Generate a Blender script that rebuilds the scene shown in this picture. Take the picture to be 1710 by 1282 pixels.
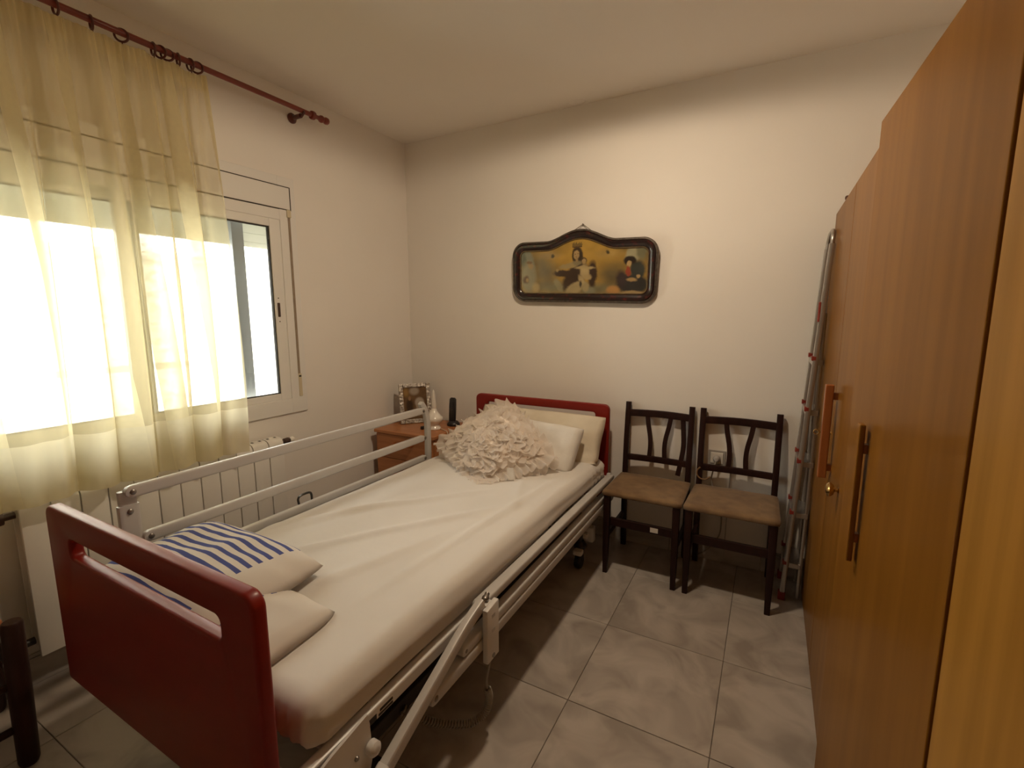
import bpy, bmesh, math, random
from mathutils import Vector, Matrix, noise
random.seed(7)
scene = bpy.context.scene
COL = scene.collection
for o in list(bpy.data.objects):
    bpy.data.objects.remove(o, do_unlink=True)
V = Vector

# ------------------------------------------------------------------ camera
cam_data = bpy.data.cameras.new('camera')
cam = bpy.data.objects.new('camera', cam_data)
COL.objects.link(cam)
cam_r = V((0.87827041, 0.47816136, -0.00167642))
cam_u = V((-0.06812511, 0.12859852, 0.98935403))
cam_f = V((-0.47328645, 0.86880616, -0.14551907))
m = Matrix.Identity(4)
for i in range(3):
    m[i][0] = cam_r[i]; m[i][1] = cam_u[i]; m[i][2] = -cam_f[i]
m[0][3], m[1][3], m[2][3] = 2.3901, -2.7893, 1.3973
cam.matrix_world = m
cam_data.sensor_fit = 'HORIZONTAL'
cam_data.sensor_width = 36.0
cam_data.lens = 790.8 / 1710 * 36
cam_data.clip_start = 0.02
scene.camera = cam

# ------------------------------------------------------------------ sky, lamp, exposure
world = bpy.data.worlds.new('world')
scene.world = world
world.use_nodes = True
bg = world.node_tree.nodes['Background']
bg.inputs[0].default_value = (1.0, 0.985, 0.95, 1)
bg.inputs[1].default_value = 12.5
# portal in the window opening: only guides the sky light through it
pl = bpy.data.lights.new('window_portal', 'AREA')
pl.shape = 'RECTANGLE'; pl.size = 1.5; pl.size_y = 1.1
pl.cycles.is_portal = True
po = bpy.data.objects.new('window_portal', pl)
COL.objects.link(po)
po.location = (-0.26, -1.72, 1.45)
po.rotation_euler = (0, math.radians(-90), 0)
# the ceiling lamp, hanging just above the upper edge of the picture
ll = bpy.data.lights.new('ceiling_bulb', 'AREA')
ll.shape = 'DISK'; ll.size = 0.15
ll.energy = 12.3
ll.color = (1.0, 0.785, 0.55)
lo = bpy.data.objects.new('ceiling_bulb', ll)
COL.objects.link(lo)
lo.location = (1.75, -1.16, 2.52)

# the same lamp's glass also throws light sideways (its fitting keeps it off the ceiling)
sl = bpy.data.lights.new('ceiling_glass', 'SPOT')
sl.energy = 19.5
sl.color = (1.0, 0.785, 0.55)
sl.spot_size = math.radians(180); sl.spot_blend = 0.15
sl.shadow_soft_size = 0.05
so_ = bpy.data.objects.new('ceiling_glass', sl)
COL.objects.link(so_)
so_.location = (1.75, -1.16, 2.51)

scene.view_settings.view_transform = 'Standard'
scene.view_settings.look = 'None'
scene.view_settings.gamma = 1.0
scene.view_settings.use_curve_mapping = False
scene.view_settings.exposure = 0.0
scene.cycles.use_denoising = True
scene.cycles.max_bounces = 10
scene.cycles.diffuse_bounces = 8
scene.cycles.glossy_bounces = 4
scene.cycles.transparent_max_bounces = 16
scene.cycles.caustics_reflective = False
scene.cycles.sample_clamp_indirect = 6.0

# ------------------------------------------------------------------ materials
def mat(name, c1, c2=None, rough=0.5, metal=0.0, scale=(6, 6, 6), detail=5.0, lo=0.35, hi=0.65, bump=0.0,
        bscale=None, coat=0.0, coat_rough=0.08, spec=0.5, distort=0.0, rand=False, sheen=0.0):
    mt = bpy.data.materials.new(name)
    mt.use_nodes = True
    nt = mt.node_tree; N = nt.nodes; L = nt.links
    b = N['Principled BSDF']
    b.inputs['Base Color'].default_value = (*c1, 1)
    b.inputs['Roughness'].default_value = rough
    b.inputs['Metallic'].default_value = metal
    b.inputs['Specular IOR Level'].default_value = spec
    b.inputs['Coat Weight'].default_value = coat
    b.inputs['Coat Roughness'].default_value = coat_rough
    b.inputs['Sheen Weight'].default_value = sheen
    if c2 or bump:
        tc = N.new('ShaderNodeTexCoord'); mp = N.new('ShaderNodeMapping')
        mp.inputs['Scale'].default_value = scale
        L.new(tc.outputs['Object'], mp.inputs['Vector'])
        if rand:
            oi = N.new('ShaderNodeObjectInfo'); ml = N.new('ShaderNodeMath'); ml.operation = 'MULTIPLY'
            ml.inputs[1].default_value = 37.0
            L.new(oi.outputs['Random'], ml.inputs[0])
            cb = N.new('ShaderNodeCombineXYZ')
            for k in range(3): L.new(ml.outputs[0], cb.inputs[k])
            L.new(cb.outputs[0], mp.inputs['Location'])
        if c2:
            nz = N.new('ShaderNodeTexNoise'); nz.inputs['Scale'].default_value = 1.0
            nz.inputs['Detail'].default_value = detail; nz.inputs['Distortion'].default_value = distort
            L.new(mp.outputs[0], nz.inputs['Vector'])
            cr = N.new('ShaderNodeValToRGB')
            cr.color_ramp.elements[0].position = lo; cr.color_ramp.elements[0].color = (*c1, 1)
            cr.color_ramp.elements[1].position = hi; cr.color_ramp.elements[1].color = (*c2, 1)
            L.new(nz.outputs['Fac'], cr.inputs[0]); L.new(cr.outputs[0], b.inputs['Base Color'])
        if bump:
            n2 = N.new('ShaderNodeTexNoise'); n2.inputs['Scale'].default_value = bscale or 60.0
            n2.inputs['Detail'].default_value = 4.0
            L.new(tc.outputs['Object'] if bscale else mp.outputs[0], n2.inputs['Vector'])
            bp = N.new('ShaderNodeBump'); bp.inputs['Strength'].default_value = bump
            bp.inputs['Distance'].default_value = 0.01
            L.new(n2.outputs['Fac'], bp.inputs['Height']); L.new(bp.outputs[0], b.inputs['Normal'])
    return mt

M = {}
M['wall'] = mat('wall_paint', (0.80, 0.77, 0.73), (0.83, 0.80, 0.76), 0.75, scale=(1.5, 1.5, 1.5), bump=0.05, bscale=25)
M['ceil'] = mat('ceiling_paint', (0.83, 0.79, 0.74), (0.86, 0.82, 0.77), 0.9, scale=(1, 1, 1))
M['tile'] = mat('marble_tile', (0.30, 0.265, 0.235), (0.47, 0.425, 0.385), 0.28, scale=(5.5, 5.5, 5.5), detail=3, lo=0.34,
                hi=0.64, distort=0.9, rand=True)
M['grout'] = mat('grout', (0.15, 0.13, 0.11), (0.2, 0.17, 0.15), 0.9, scale=(20, 20, 20))
M['skirt'] = mat('skirting_marble', (0.36, 0.34, 0.32), (0.56, 0.53, 0.5), 0.22, scale=(3, 3, 9), detail=4, distort=1.0, rand=True)
M['pvc'] = mat('white_window_frame', (0.78, 0.77, 0.75), (0.8, 0.79, 0.77), 0.35, scale=(3, 3, 3))
M['joint'] = mat('dark_joint', (0.03, 0.025, 0.02), (0.05, 0.04, 0.03), 0.8, scale=(9, 9, 9))
M['greyalu'] = mat('grey_aluminium', (0.32, 0.34, 0.34), (0.36, 0.38, 0.38), 0.4, metal=0.3, scale=(2, 2, 2))
M['shutter'] = mat('shutter_slat', (0.62, 0.62, 0.56), (0.66, 0.66, 0.6), 0.5, scale=(4, 4, 4))
M['strap'] = mat('shutter_strap', (0.26, 0.2, 0.15), (0.34, 0.27, 0.2), 0.8, scale=(200, 200, 30))
M['beigeplastic'] = mat('beige_plastic', (0.6, 0.52, 0.36), (0.64, 0.56, 0.4), 0.5, scale=(5, 5, 5))
M['radiator'] = mat('radiator_enamel', (0.76, 0.74, 0.70), (0.79, 0.77, 0.73), 0.3, scale=(4, 4, 4))
M['darkvalve'] = mat('dark_plastic_valve', (0.05, 0.03, 0.02), (0.08, 0.04, 0.03), 0.4, scale=(30, 30, 30))
M['chrome'] = mat('chrome', (0.6, 0.58, 0.55), (0.65, 0.63, 0.6), 0.18, metal=1.0, scale=(9, 9, 9))
M['rod'] = mat('mahogany_stain', (0.17, 0.022, 0.010), (0.24, 0.035, 0.016), 0.35, scale=(30, 3, 30), coat=0.3)
M['ring'] = mat('dark_mahogany_ring', (0.075, 0.012, 0.008), (0.11, 0.02, 0.012), 0.35, scale=(30, 30, 30), coat=0.3)
M['red'] = mat('red_lacquer', (0.19, 0.009, 0.005), (0.215, 0.012, 0.006), 0.4, scale=(2, 2, 14), coat=0.10, coat_rough=0.2, spec=0.3)
M['bedmetal'] = mat('grey_bed_enamel', (0.50, 0.49, 0.48), (0.54, 0.53, 0.52), 0.33, scale=(5, 5, 5))
M['bedwhite'] = mat('white_bed_enamel', (0.66, 0.65, 0.64), (0.70, 0.69, 0.68), 0.35, scale=(5, 5, 5))
M['bolt'] = mat('bolt_steel', (0.25, 0.23, 0.21), (0.3, 0.28, 0.26), 0.35, metal=0.9, scale=(30, 30, 30))
M['black'] = mat('black_plastic', (0.012, 0.011, 0.012), (0.02, 0.018, 0.018), 0.35, scale=(20, 20, 20))
M['blackmetal'] = mat('black_metal', (0.02, 0.017, 0.015), (0.035, 0.03, 0.026), 0.4, scale=(20, 20, 20))
M['sheet'] = mat('white_sheet', (0.62, 0.60, 0.57), (0.66, 0.64, 0.61), 0.85, scale=(3, 3, 3), bump=0.25, bscale=7, sheen=0.1)
M['cream'] = mat('cream_pillow_cloth', (0.62, 0.56, 0.45), (0.67, 0.61, 0.50), 0.9, scale=(8, 8, 8), bump=0.15, bscale=30)
M['whitecloth'] = mat('white_pillow_cloth', (0.66, 0.64, 0.60), (0.70, 0.68, 0.64), 0.9, scale=(8, 8, 8), bump=0.12, bscale=40)
M['tulle'] = mat('pinkish_tulle', (0.82, 0.76, 0.69), (0.88, 0.82, 0.76), 0.9, scale=(12, 12, 12), sheen=0.3)
M['night'] = mat('nightstand_wood', (0.36, 0.135, 0.045), (0.46, 0.19, 0.07), 0.42, scale=(3, 3, 40), detail=4, coat=0.15, coat_rough=0.3)
M['nightfront'] = mat('nightstand_front_wood', (0.36, 0.135, 0.045), (0.46, 0.19, 0.07), 0.42, scale=(3, 40, 40), detail=4, coat=0.15, coat_rough=0.3)
M['ward'] = mat('wardrobe_veneer', (0.185, 0.076, 0.011), (0.225, 0.096, 0.015), 0.34, scale=(20, 20, 1.6), detail=5, coat=0.13, coat_rough=0.06, spec=0.03)
M['ward2'] = mat('wardrobe_veneer_pale', (0.30, 0.142, 0.022), (0.39, 0.190, 0.034), 0.4, scale=(25, 25, 1.2), detail=6, coat=0.05, coat_rough=0.2, spec=0.1)
M['handlewood'] = mat('orange_handle_wood', (0.26, 0.075, 0.016), (0.33, 0.10, 0.024), 0.35, scale=(40, 40, 4), coat=0.4)
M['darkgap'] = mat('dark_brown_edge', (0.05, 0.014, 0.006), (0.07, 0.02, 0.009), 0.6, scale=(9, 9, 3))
M['brass'] = mat('brass', (0.55, 0.36, 0.13), (0.62, 0.42, 0.17), 0.22, metal=1.0, scale=(20, 20, 20))
M['chairwood'] = mat('dark_chair_wood', (0.016, 0.005, 0.004), (0.026, 0.008, 0.006), 0.45, scale=(30, 30, 4), coat=0.0, spec=0.25)
M['suede'] = mat('brown_suede', (0.145, 0.082, 0.037), (0.215, 0.132, 0.062), 0.95, scale=(14, 14, 14), detail=3, sheen=0.15)
M['stool'] = mat('dark_round_wood', (0.024, 0.008, 0.006), (0.04, 0.014, 0.009), 0.45, scale=(25, 25, 5), coat=0.0, spec=0.3)
M['rush'] = mat('rush_fibre', (0.28, 0.09, 0.03), (0.42, 0.16, 0.06), 0.8, scale=(60, 8, 60))
M['alu'] = mat('ladder_aluminium', (0.42, 0.40, 0.38), (0.48, 0.46, 0.44), 0.3, metal=0.85, scale=(10, 10, 3))
M['redplastic'] = mat('red_plastic', (0.20, 0.02, 0.012), (0.26, 0.03, 0.018), 0.4, scale=(20, 20, 20))
M['porcelain'] = mat('white_porcelain', (0.80, 0.76, 0.70), (0.83, 0.79, 0.73), 0.2, scale=(6, 6, 6), coat=0.4)
M['silver'] = mat('silver_relief', (0.26, 0.23, 0.2), (0.62, 0.58, 0.53), 0.38, metal=0.75, scale=(60, 60, 60), detail=3, bump=0.9, bscale=55)
M['plate'] = mat('socket_white', (0.72, 0.70, 0.66), (0.75, 0.73, 0.69), 0.4, scale=(9, 9, 9))
M['plategrey'] = mat('socket_grey', (0.36, 0.34, 0.32), (0.4, 0.38, 0.36), 0.4, scale=(9, 9, 9))
M['cable'] = mat('grey_cable', (0.28, 0.25, 0.21), (0.33, 0.3, 0.26), 0.5, scale=(9, 9, 9))
M['cablecream'] = mat('cream_cable', (0.62, 0.52, 0.40), (0.66, 0.56, 0.44), 0.5, scale=(9, 9, 9))
M['tortoise'] = mat('tortoise_frame', (0.012, 0.004, 0.005), (0.10, 0.012, 0.012), 0.28, scale=(38, 38, 38), detail=2, lo=0.56, hi=0.74, coat=0.6)
M['gilt'] = mat('dull_gilt_edge', (0.16, 0.11, 0.06), (0.22, 0.16, 0.09), 0.35, metal=0.6, scale=(40, 40, 40))
M['pewter'] = mat('pewter_edge', (0.07, 0.055, 0.045), (0.13, 0.11, 0.09), 0.4, metal=0.5, scale=(60, 60, 60))
M['facade'] = mat('facade_render', (0.80, 0.76, 0.66), (0.84, 0.80, 0.71), 0.9, scale=(0.6, 0.6, 0.6))
M['ledge'] = mat('facade_ledge', (0.34, 0.30, 0.24), (0.4, 0.36, 0.29), 0.9, scale=(1, 1, 1))
M['ground'] = mat('yard_paving', (0.4, 0.38, 0.35), (0.48, 0.46, 0.42), 0.9, scale=(1, 1, 1))

def slat_mat():
    mt = bpy.data.materials.new('pvc_shutter_slat'); mt.use_nodes = True
    nt = mt.node_tree; N = nt.nodes; L = nt.links
    N.remove(N['Principled BSDF'])
    df = N.new('ShaderNodeBsdfDiffuse'); df.inputs[0].default_value = (0.66, 0.66, 0.60, 1)
    tr = N.new('ShaderNodeBsdfTranslucent'); tr.inputs[0].default_value = (0.50, 0.50, 0.44, 1)
    mx = N.new('ShaderNodeMixShader'); mx.inputs[0].default_value = 0.35
    L.new(df.outputs[0], mx.inputs[1]); L.new(tr.outputs[0], mx.inputs[2]); L.new(mx.outputs[0], N['Material Output'].inputs[0])
    return mt
M['shutter'] = slat_mat()

def glass_mat():
    mt = bpy.data.materials.new('window_glass'); mt.use_nodes = True
    nt = mt.node_tree; N = nt.nodes; L = nt.links
    N.remove(N['Principled BSDF'])
    t = N.new('ShaderNodeBsdfTransparent'); t.inputs[0].default_value = (0.93, 0.95, 0.94, 1)
    g = N.new('ShaderNodeBsdfGlossy'); g.inputs['Roughness'].default_value = 0.02
    f = N.new('ShaderNodeFresnel'); f.inputs[0].default_value = 1.45
    mx = N.new('ShaderNodeMixShader')
    L.new(f.outputs[0], mx.inputs[0]); L.new(t.outputs[0], mx.inputs[1]); L.new(g.outputs[0], mx.inputs[2])
    L.new(mx.outputs[0], N['Material Output'].inputs[0])
    return mt
M['glass'] = glass_mat()

def voile_mat(name, dense, sheer, col):
    """woven voile: uv.x runs along the cloth in metres, bands of denser weave every 13 cm"""
    mt = bpy.data.materials.new(name); mt.use_nodes = True
    nt = mt.node_tree; N = nt.nodes; L = nt.links
    N.remove(N['Principled BSDF'])
    uv = N.new('ShaderNodeUVMap'); uv.uv_map = 'cloth'
    sp = N.new('ShaderNodeSeparateXYZ'); L.new(uv.outputs[0], sp.inputs[0])
    def math_(op, a, b=None):
        n = N.new('ShaderNodeMath'); n.operation = op
        for i, v in enumerate((a, b)):
            if v is None: continue
            if isinstance(v, (int, float)): n.inputs[i].default_value = v
            else: L.new(v, n.inputs[i])
        return n.outputs[0]
    fr = math_('FRACT', math_('MULTIPLY', sp.outputs[0], 1 / 0.26))
    band = math_('MULTIPLY', math_('GREATER_THAN', fr, 0.12), math_('LESS_THAN', fr, 0.42))
    vo = N.new('ShaderNodeTexVoronoi'); vo.inputs['Scale'].default_value = 48.0
    L.new(uv.outputs[0], vo.inputs['Vector'])
    leaf = math_('MULTIPLY', vo.outputs['Distance'], 0.5)
    dz = math_('SUBTRACT', dense, math_('MULTIPLY', leaf, 0.12))
    op = math_('ADD', sheer, math_('MULTIPLY', band, math_('SUBTRACT', dz, sheer)))
    df = N.new('ShaderNodeBsdfDiffuse'); df.inputs[0].default_value = (*col, 1)
    tr = N.new('ShaderNodeBsdfTranslucent'); tr.inputs[0].default_value = (*col, 1)
    m1 = N.new('ShaderNodeMixShader'); m1.inputs[0].default_value = 0.6
    L.new(df.outputs[0], m1.inputs[1]); L.new(tr.outputs[0], m1.inputs[2])
    tp = N.new('ShaderNodeBsdfTransparent'); tp.inputs[0].default_value = (1, 0.985, 0.93, 1)
    # threads hide more when the cloth is seen edge-on: clear share ** (1 / cos)
    lw = N.new('ShaderNodeLayerWeight'); lw.inputs[0].default_value = 0.5
    cosv = math_('MAXIMUM', math_('SUBTRACT', 1.0, lw.outputs['Facing']), 0.12)
    op = math_('SUBTRACT', 1.0, math_('POWER', math_('SUBTRACT', 1.0, op), math_('DIVIDE', 0.85, cosv)))
    m2 = N.new('ShaderNodeMixShader')
    L.new(op, m2.inputs[0]); L.new(tp.outputs[0], m2.inputs[1]); L.new(m1.outputs[0], m2.inputs[2])
    L.new(m2.outputs[0], N['Material Output'].inputs[0])
    return mt
M['voile'] = voile_mat('voile_weave', 0.955, 0.50, (0.80, 0.72, 0.47))
M['hem'] = voile_mat('voile_hem_double', 0.88, 0.76, (0.86, 0.79, 0.56))

def stripe_mat():
    mt = bpy.data.materials.new('blue_striped_cotton'); mt.use_nodes = True
    nt = mt.node_tree; N = nt.nodes; L = nt.links
    b = N['Principled BSDF']; b.inputs['Roughness'].default_value = 0.9
    uv = N.new('ShaderNodeUVMap'); uv.uv_map = 'cloth'
    sp = N.new('ShaderNodeSeparateXYZ'); L.new(uv.outputs[0], sp.inputs[0])
    def math_(op, a, b_=None):
        n = N.new('ShaderNodeMath'); n.operation = op
        for i, v in enumerate((a, b_)):
            if v is None: continue
            if isinstance(v, (int, float)): n.inputs[i].default_value = v
            else: L.new(v, n.inputs[i])
        return n.outputs[0]
    fr = math_('FRACT', math_('MULTIPLY', sp.outputs[1], 1 / 0.036))
    st = math_('MULTIPLY', math_('LESS_THAN', fr, 0.44), math_('LESS_THAN', sp.outputs[0], 0.185))
    mx = N.new('ShaderNodeMix'); mx.data_type = 'RGBA'
    L.new(st, mx.inputs[0])
    mx.inputs[6].default_value = (0.64, 0.61, 0.57, 1)
    mx.inputs[7].default_value = (0.055, 0.075, 0.26, 1)
    L.new(mx.outputs[2], b.inputs['Base Color'])
    return mt
M['stripe'] = stripe_mat()

def tulle_mat():
    mt = bpy.data.materials.new('pinkish_tulle_net'); mt.use_nodes = True
    nt = mt.node_tree; N = nt.nodes; L = nt.links
    N.remove(N['Principled BSDF'])
    tc = N.new('ShaderNodeTexCoord'); nz = N.new('ShaderNodeTexNoise'); nz.inputs['Scale'].default_value = 12
    cr = N.new('ShaderNodeValToRGB')
    cr.color_ramp.elements[0].color = (0.86, 0.80, 0.74, 1); cr.color_ramp.elements[1].color = (0.92, 0.87, 0.81, 1)
    L.new(tc.outputs['Object'], nz.inputs['Vector']); L.new(nz.outputs['Fac'], cr.inputs[0])
    df = N.new('ShaderNodeBsdfDiffuse'); tr = N.new('ShaderNodeBsdfTranslucent'); tp = N.new('ShaderNodeBsdfTransparent')
    L.new(cr.outputs[0], df.inputs[0]); L.new(cr.outputs[0], tr.inputs[0])
    m1 = N.new('ShaderNodeMixShader'); m1.inputs[0].default_value = 0.5
    L.new(df.outputs[0], m1.inputs[1]); L.new(tr.outputs[0], m1.inputs[2])
    m2 = N.new('ShaderNodeMixShader'); m2.inputs[0].default_value = 0.78
    L.new(tp.outputs[0], m2.inputs[1]); L.new(m1.outputs[0], m2.inputs[2])
    L.new(m2.outputs[0], N['Material Output'].inputs[0])
    return mt
M['net'] = tulle_mat()

def vcol_mat(name, rough=0.35, coat=0.0):
    mt = bpy.data.materials.new(name); mt.use_nodes = True
    nt = mt.node_tree; N = nt.nodes; L = nt.links
    b = N['Principled BSDF']; b.inputs['Roughness'].default_value = rough; b.inputs['Coat Weight'].default_value = coat
    a = N.new('ShaderNodeVertexColor'); a.layer_name = 'ink'
    L.new(a.outputs[0], b.inputs['Base Color'])
    return mt
M['print'] = vcol_mat('printed_paper', 0.3, 0.5)
M['photo'] = vcol_mat('photo_print', 0.3, 0.3)

# ------------------------------------------------------------------ mesh helpers
def world_loc(o):
    p = V((0, 0, 0))
    while o is not None:
        p += o.location; o = o.parent
    return p

def obj(name, bm, mt, parent=None, smooth=False, origin=None):
    """link bm (built in world coordinates) as one mesh object under parent"""
    me = bpy.data.meshes.new(name)
    off = world_loc(parent) if parent else V((0, 0, 0))
    loc = V((0, 0, 0))
    if origin is not None:
        loc = V(origin) - off
    bmesh.ops.translate(bm, verts=bm.verts, vec=-(off + loc))
    bmesh.ops.recalc_face_normals(bm, faces=bm.faces)
    bm.to_mesh(me); bm.free()
    me.materials.append(mt)
    if smooth:
        for p in me.polygons: p.use_smooth = True
        if smooth != 'all':
            try: me.set_sharp_from_angle(angle=math.radians(38))
            except Exception: pass
    o = bpy.data.objects.new(name, me)
    COL.objects.link(o)
    if parent: o.parent = parent
    o.location = loc
    return o

def thing(name, label, cat, loc, group=None):
    o = bpy.data.objects.new(name, None)
    COL.objects.link(o); o.location = loc
    o.empty_display_size = 0.05
    o['label'] = label; o['category'] = cat
    if group: o['group'] = group
    return o

def tag(o, label, cat, group=None):
    o['label'] = label; o['category'] = cat
    if group: o['group'] = group
    return o

def struct(name, bm=None, mt=None, loc=None):
    if bm is None:
        o = bpy.data.objects.new(name, None); COL.objects.link(o); o.location = loc or (0, 0, 0)
    else:
        o = obj(name, bm, mt, origin=loc)
    o['kind'] = 'structure'
    return o

def dup(root, delta, label):
    r = root.copy(); COL.objects.link(r); r.location = root.location + V(delta); r['label'] = label
    for ch in list(root.children):
        c = ch.copy(); COL.objects.link(c); c.parent = r
        for g in list(ch.children):
            d = g.copy(); COL.objects.link(d); d.parent = c
    return r

def merge(bm, t, mx=None):
    if mx is not None: bmesh.ops.transform(t, matrix=mx, verts=t.verts)
    me = bpy.data.meshes.new('tmp'); t.to_mesh(me); t.free()
    bm.from_mesh(me); bpy.data.meshes.remove(me)

def box(bm, a, b, bev=0.0, seg=2, mx=None):
    t = bmesh.new()
    bmesh.ops.create_cube(t, size=1.0)
    for v in t.verts:
        v.co = V([(a[i] + b[i]) / 2 + v.co[i] * (b[i] - a[i]) for i in range(3)])
    if bev:
        bmesh.ops.bevel(t, geom=t.edges[:], offset=bev, segments=seg, affect='EDGES', profile=0.5)
    merge(bm, t, mx); return bm

def B(*args, **kw):
    bm = bmesh.new(); box(bm, *args, **kw); return bm

def hexa(bm, lo_pts, hi_pts, bev=0.0):
    """solid between two quads (4 points each, same winding)"""
    t = bmesh.new()
    a = [t.verts.new(V(p)) for p in lo_pts]; b = [t.verts.new(V(p)) for p in hi_pts]
    t.faces.new(a[::-1]); t.faces.new(b)
    for i in range(4): t.faces.new((a[i], a[(i + 1) % 4], b[(i + 1) % 4], b[i]))
    bmesh.ops.recalc_face_normals(t, faces=t.faces)
    if bev: bmesh.ops.bevel(t, geom=t.edges[:], offset=bev, segments=2, affect='EDGES', profile=0.5)
    merge(bm, t); return bm

def tube(bm, pts, r, seg=10, closed=False, up=(0, 0, 1), square=False):
    """sweep an ellipse (r number or (ra, rb); ra across, rb along up) or a rounded box section along pts"""
    pts = [V(p) for p in pts]; n = len(pts)
    rad = r if isinstance(r, (list,)) else [r] * n
    rings = []; up = V(up)
    for i, p in enumerate(pts):
        if closed: t = pts[(i + 1) % n] - pts[i - 1]
        else: t = pts[min(i + 1, n - 1)] - pts[max(i - 1, 0)]
        t.normalize()
        side = t.cross(up)
        if side.length < 1e-4: side = t.cross(V((1, 0, 0)))
        if side.length < 1e-4: side = t.cross(V((0, 1, 0)))
        side.normalize(); u2 = side.cross(t).normalized()
        ra, rb = rad[i] if isinstance(rad[i], tuple) else (rad[i], rad[i])
        ring = []
        for k in range(seg):
            a = 2 * math.pi * (k + 0.5) / seg
            c, s = math.cos(a), math.sin(a)
            if square:
                e = 0.35
                c = math.copysign(abs(c) ** e, c); s = math.copysign(abs(s) ** e, s)
            ring.append(bm.verts.new(p + side * (ra * c) + u2 * (rb * s)))
        rings.append(ring)
    for i in range(n if closed else n - 1):
        a, b = rings[i], rings[(i + 1) % n]
        for k in range(seg):
            bm.faces.new((a[k], a[(k + 1) % seg], b[(k + 1) % seg], b[k]))
    if not closed:
        bm.faces.new(rings[0][::-1]); bm.faces.new(rings[-1])
    return bm

def T(pts, r, **kw):
    bm = bmesh.new(); tube(bm, pts, r, **kw); return bm

def lathe(bm, prof, base, axis=(0, 0, 1), seg=20):
    """prof: list of (radius, distance along axis)"""
    ax = V(axis).normalized()
    q = V((0, 0, 1)).rotation_difference(ax).to_matrix()
    rings = []
    for r, h in prof:
        rings.append([bm.verts.new(V(base) + q @ V((max(r, 1e-4) * math.cos(2 * math.pi * k / seg),
                                                     max(r, 1e-4) * math.sin(2 * math.pi * k / seg), h))) for k in range(seg)])
    for a, b in zip(rings, rings[1:]):
        for k in range(seg): bm.faces.new((a[k], a[(k + 1) % seg], b[(k + 1) % seg], b[k]))
    bm.faces.new(rings[0][::-1]); bm.faces.new(rings[-1])
    return bm

def LT(prof, base, axis=(0, 0, 1), seg=20):
    bm = bmesh.new(); lathe(bm, prof, base, axis, seg); return bm

def spline(pts, n=8):
    """Catmull-Rom through pts"""
    P = [V(p) for p in pts]; out = []
    P = [P[0] * 2 - P[1]] + P + [P[-1] * 2 - P[-2]]
    for i in range(1, len(P) - 2):
        for k in range(n):
            t = k / n
            a, b, c, d = P[i - 1], P[i], P[i + 1], P[i + 2]
            out.append(0.5 * ((2 * b) + (c - a) * t + (2 * a - 5 * b + 4 * c - d) * t * t + (3 * b - a - 3 * c + d) * t ** 3))
    out.append(P[-2]); return out

def rrect(x0, x1, z0, z1, r, k=5):
    pts = []
    for cx, cz, a0 in ((x1 - r, z1 - r, 0), (x0 + r, z1 - r, 90), (x0 + r, z0 + r, 180), (x1 - r, z0 + r, 270)):
        for i in range(k + 1):
            a = math.radians(a0 + 90 * i / k)
            pts.append((cx + r * math.cos(a), cz + r * math.sin(a)))
    return pts

def board_outline(x0, x1, z0, z1, r, k=6, rb=0.004):
    pts = []
    for cx, cz, a0, q in ((x1 - r, z1 - r, 0, r), (x0 + r, z1 - r, 90, r), (x0 + rb, z0 + rb, 180, rb), (x1 - rb, z0 + rb, 270, rb)):
        for i in range(k + 1):
            a = math.radians(a0 + 90 * i / k)
            pts.append((cx + q * math.cos(a), cz + q * math.sin(a)))
    return pts

def board_with_slot(outer, inner, y0, y1, bev):
    """upright board in the xz plane with a hand slot through it"""
    bm = bmesh.new()
    L = []
    for y in (y0, y1):
        L.append(([bm.verts.new((x, y, z)) for x, z in outer], [bm.verts.new((x, y, z)) for x, z in inner]))
    n = len(outer)
    for k in range(n):
        j = (k + 1) % n
        for s in (0, 1):
            bm.faces.new((L[s][0][k], L[s][0][j], L[s][1][j], L[s][1][k]))
        bm.faces.new((L[0][0][k], L[0][0][j], L[1][0][j], L[1][0][k]))
        bm.faces.new((L[0][1][k], L[0][1][j], L[1][1][j], L[1][1][k]))
    bmesh.ops.recalc_face_normals(bm, faces=bm.faces)
    es = [e for e in bm.edges if len(e.link_faces) == 2 and e.calc_face_angle(0) > 1.2]
    bmesh.ops.bevel(bm, geom=es, offset=bev, segments=3, affect='EDGES', profile=0.5)
    return bm

def rbox_grid(a, b, r, n):
    """finely divided box with rounded edges"""
    a, b = V(a), V(b); bm = bmesh.new()
    def face(fix, val, i, j):
        ni, nj = n[i], n[j]; g = []
        for p in range(ni + 1):
            row = []
            for q in range(nj + 1):
                c = [0, 0, 0]; c[fix] = val
                c[i] = a[i] + (b[i] - a[i]) * p / ni; c[j] = a[j] + (b[j] - a[j]) * q / nj
                row.append(bm.verts.new(c))
            g.append(row)
        for p in range(ni):
            for q in range(nj): bm.faces.new((g[p][q], g[p + 1][q], g[p + 1][q + 1], g[p][q + 1]))
    for fix in range(3):
        i, j = [k for k in range(3) if k != fix]
        face(fix, a[fix], i, j); face(fix, b[fix], i, j)
    bmesh.ops.remove_doubles(bm, verts=bm.verts, dist=1e-5)
    for v in bm.verts:
        q = V([min(max(v.co[k], a[k] + r), b[k] - r) for k in range(3)])
        d = v.co - q
        if d.length > 1e-6: v.co = q + d.normalized() * r
    bmesh.ops.recalc_face_normals(bm, faces=bm.faces)
    return bm

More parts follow.
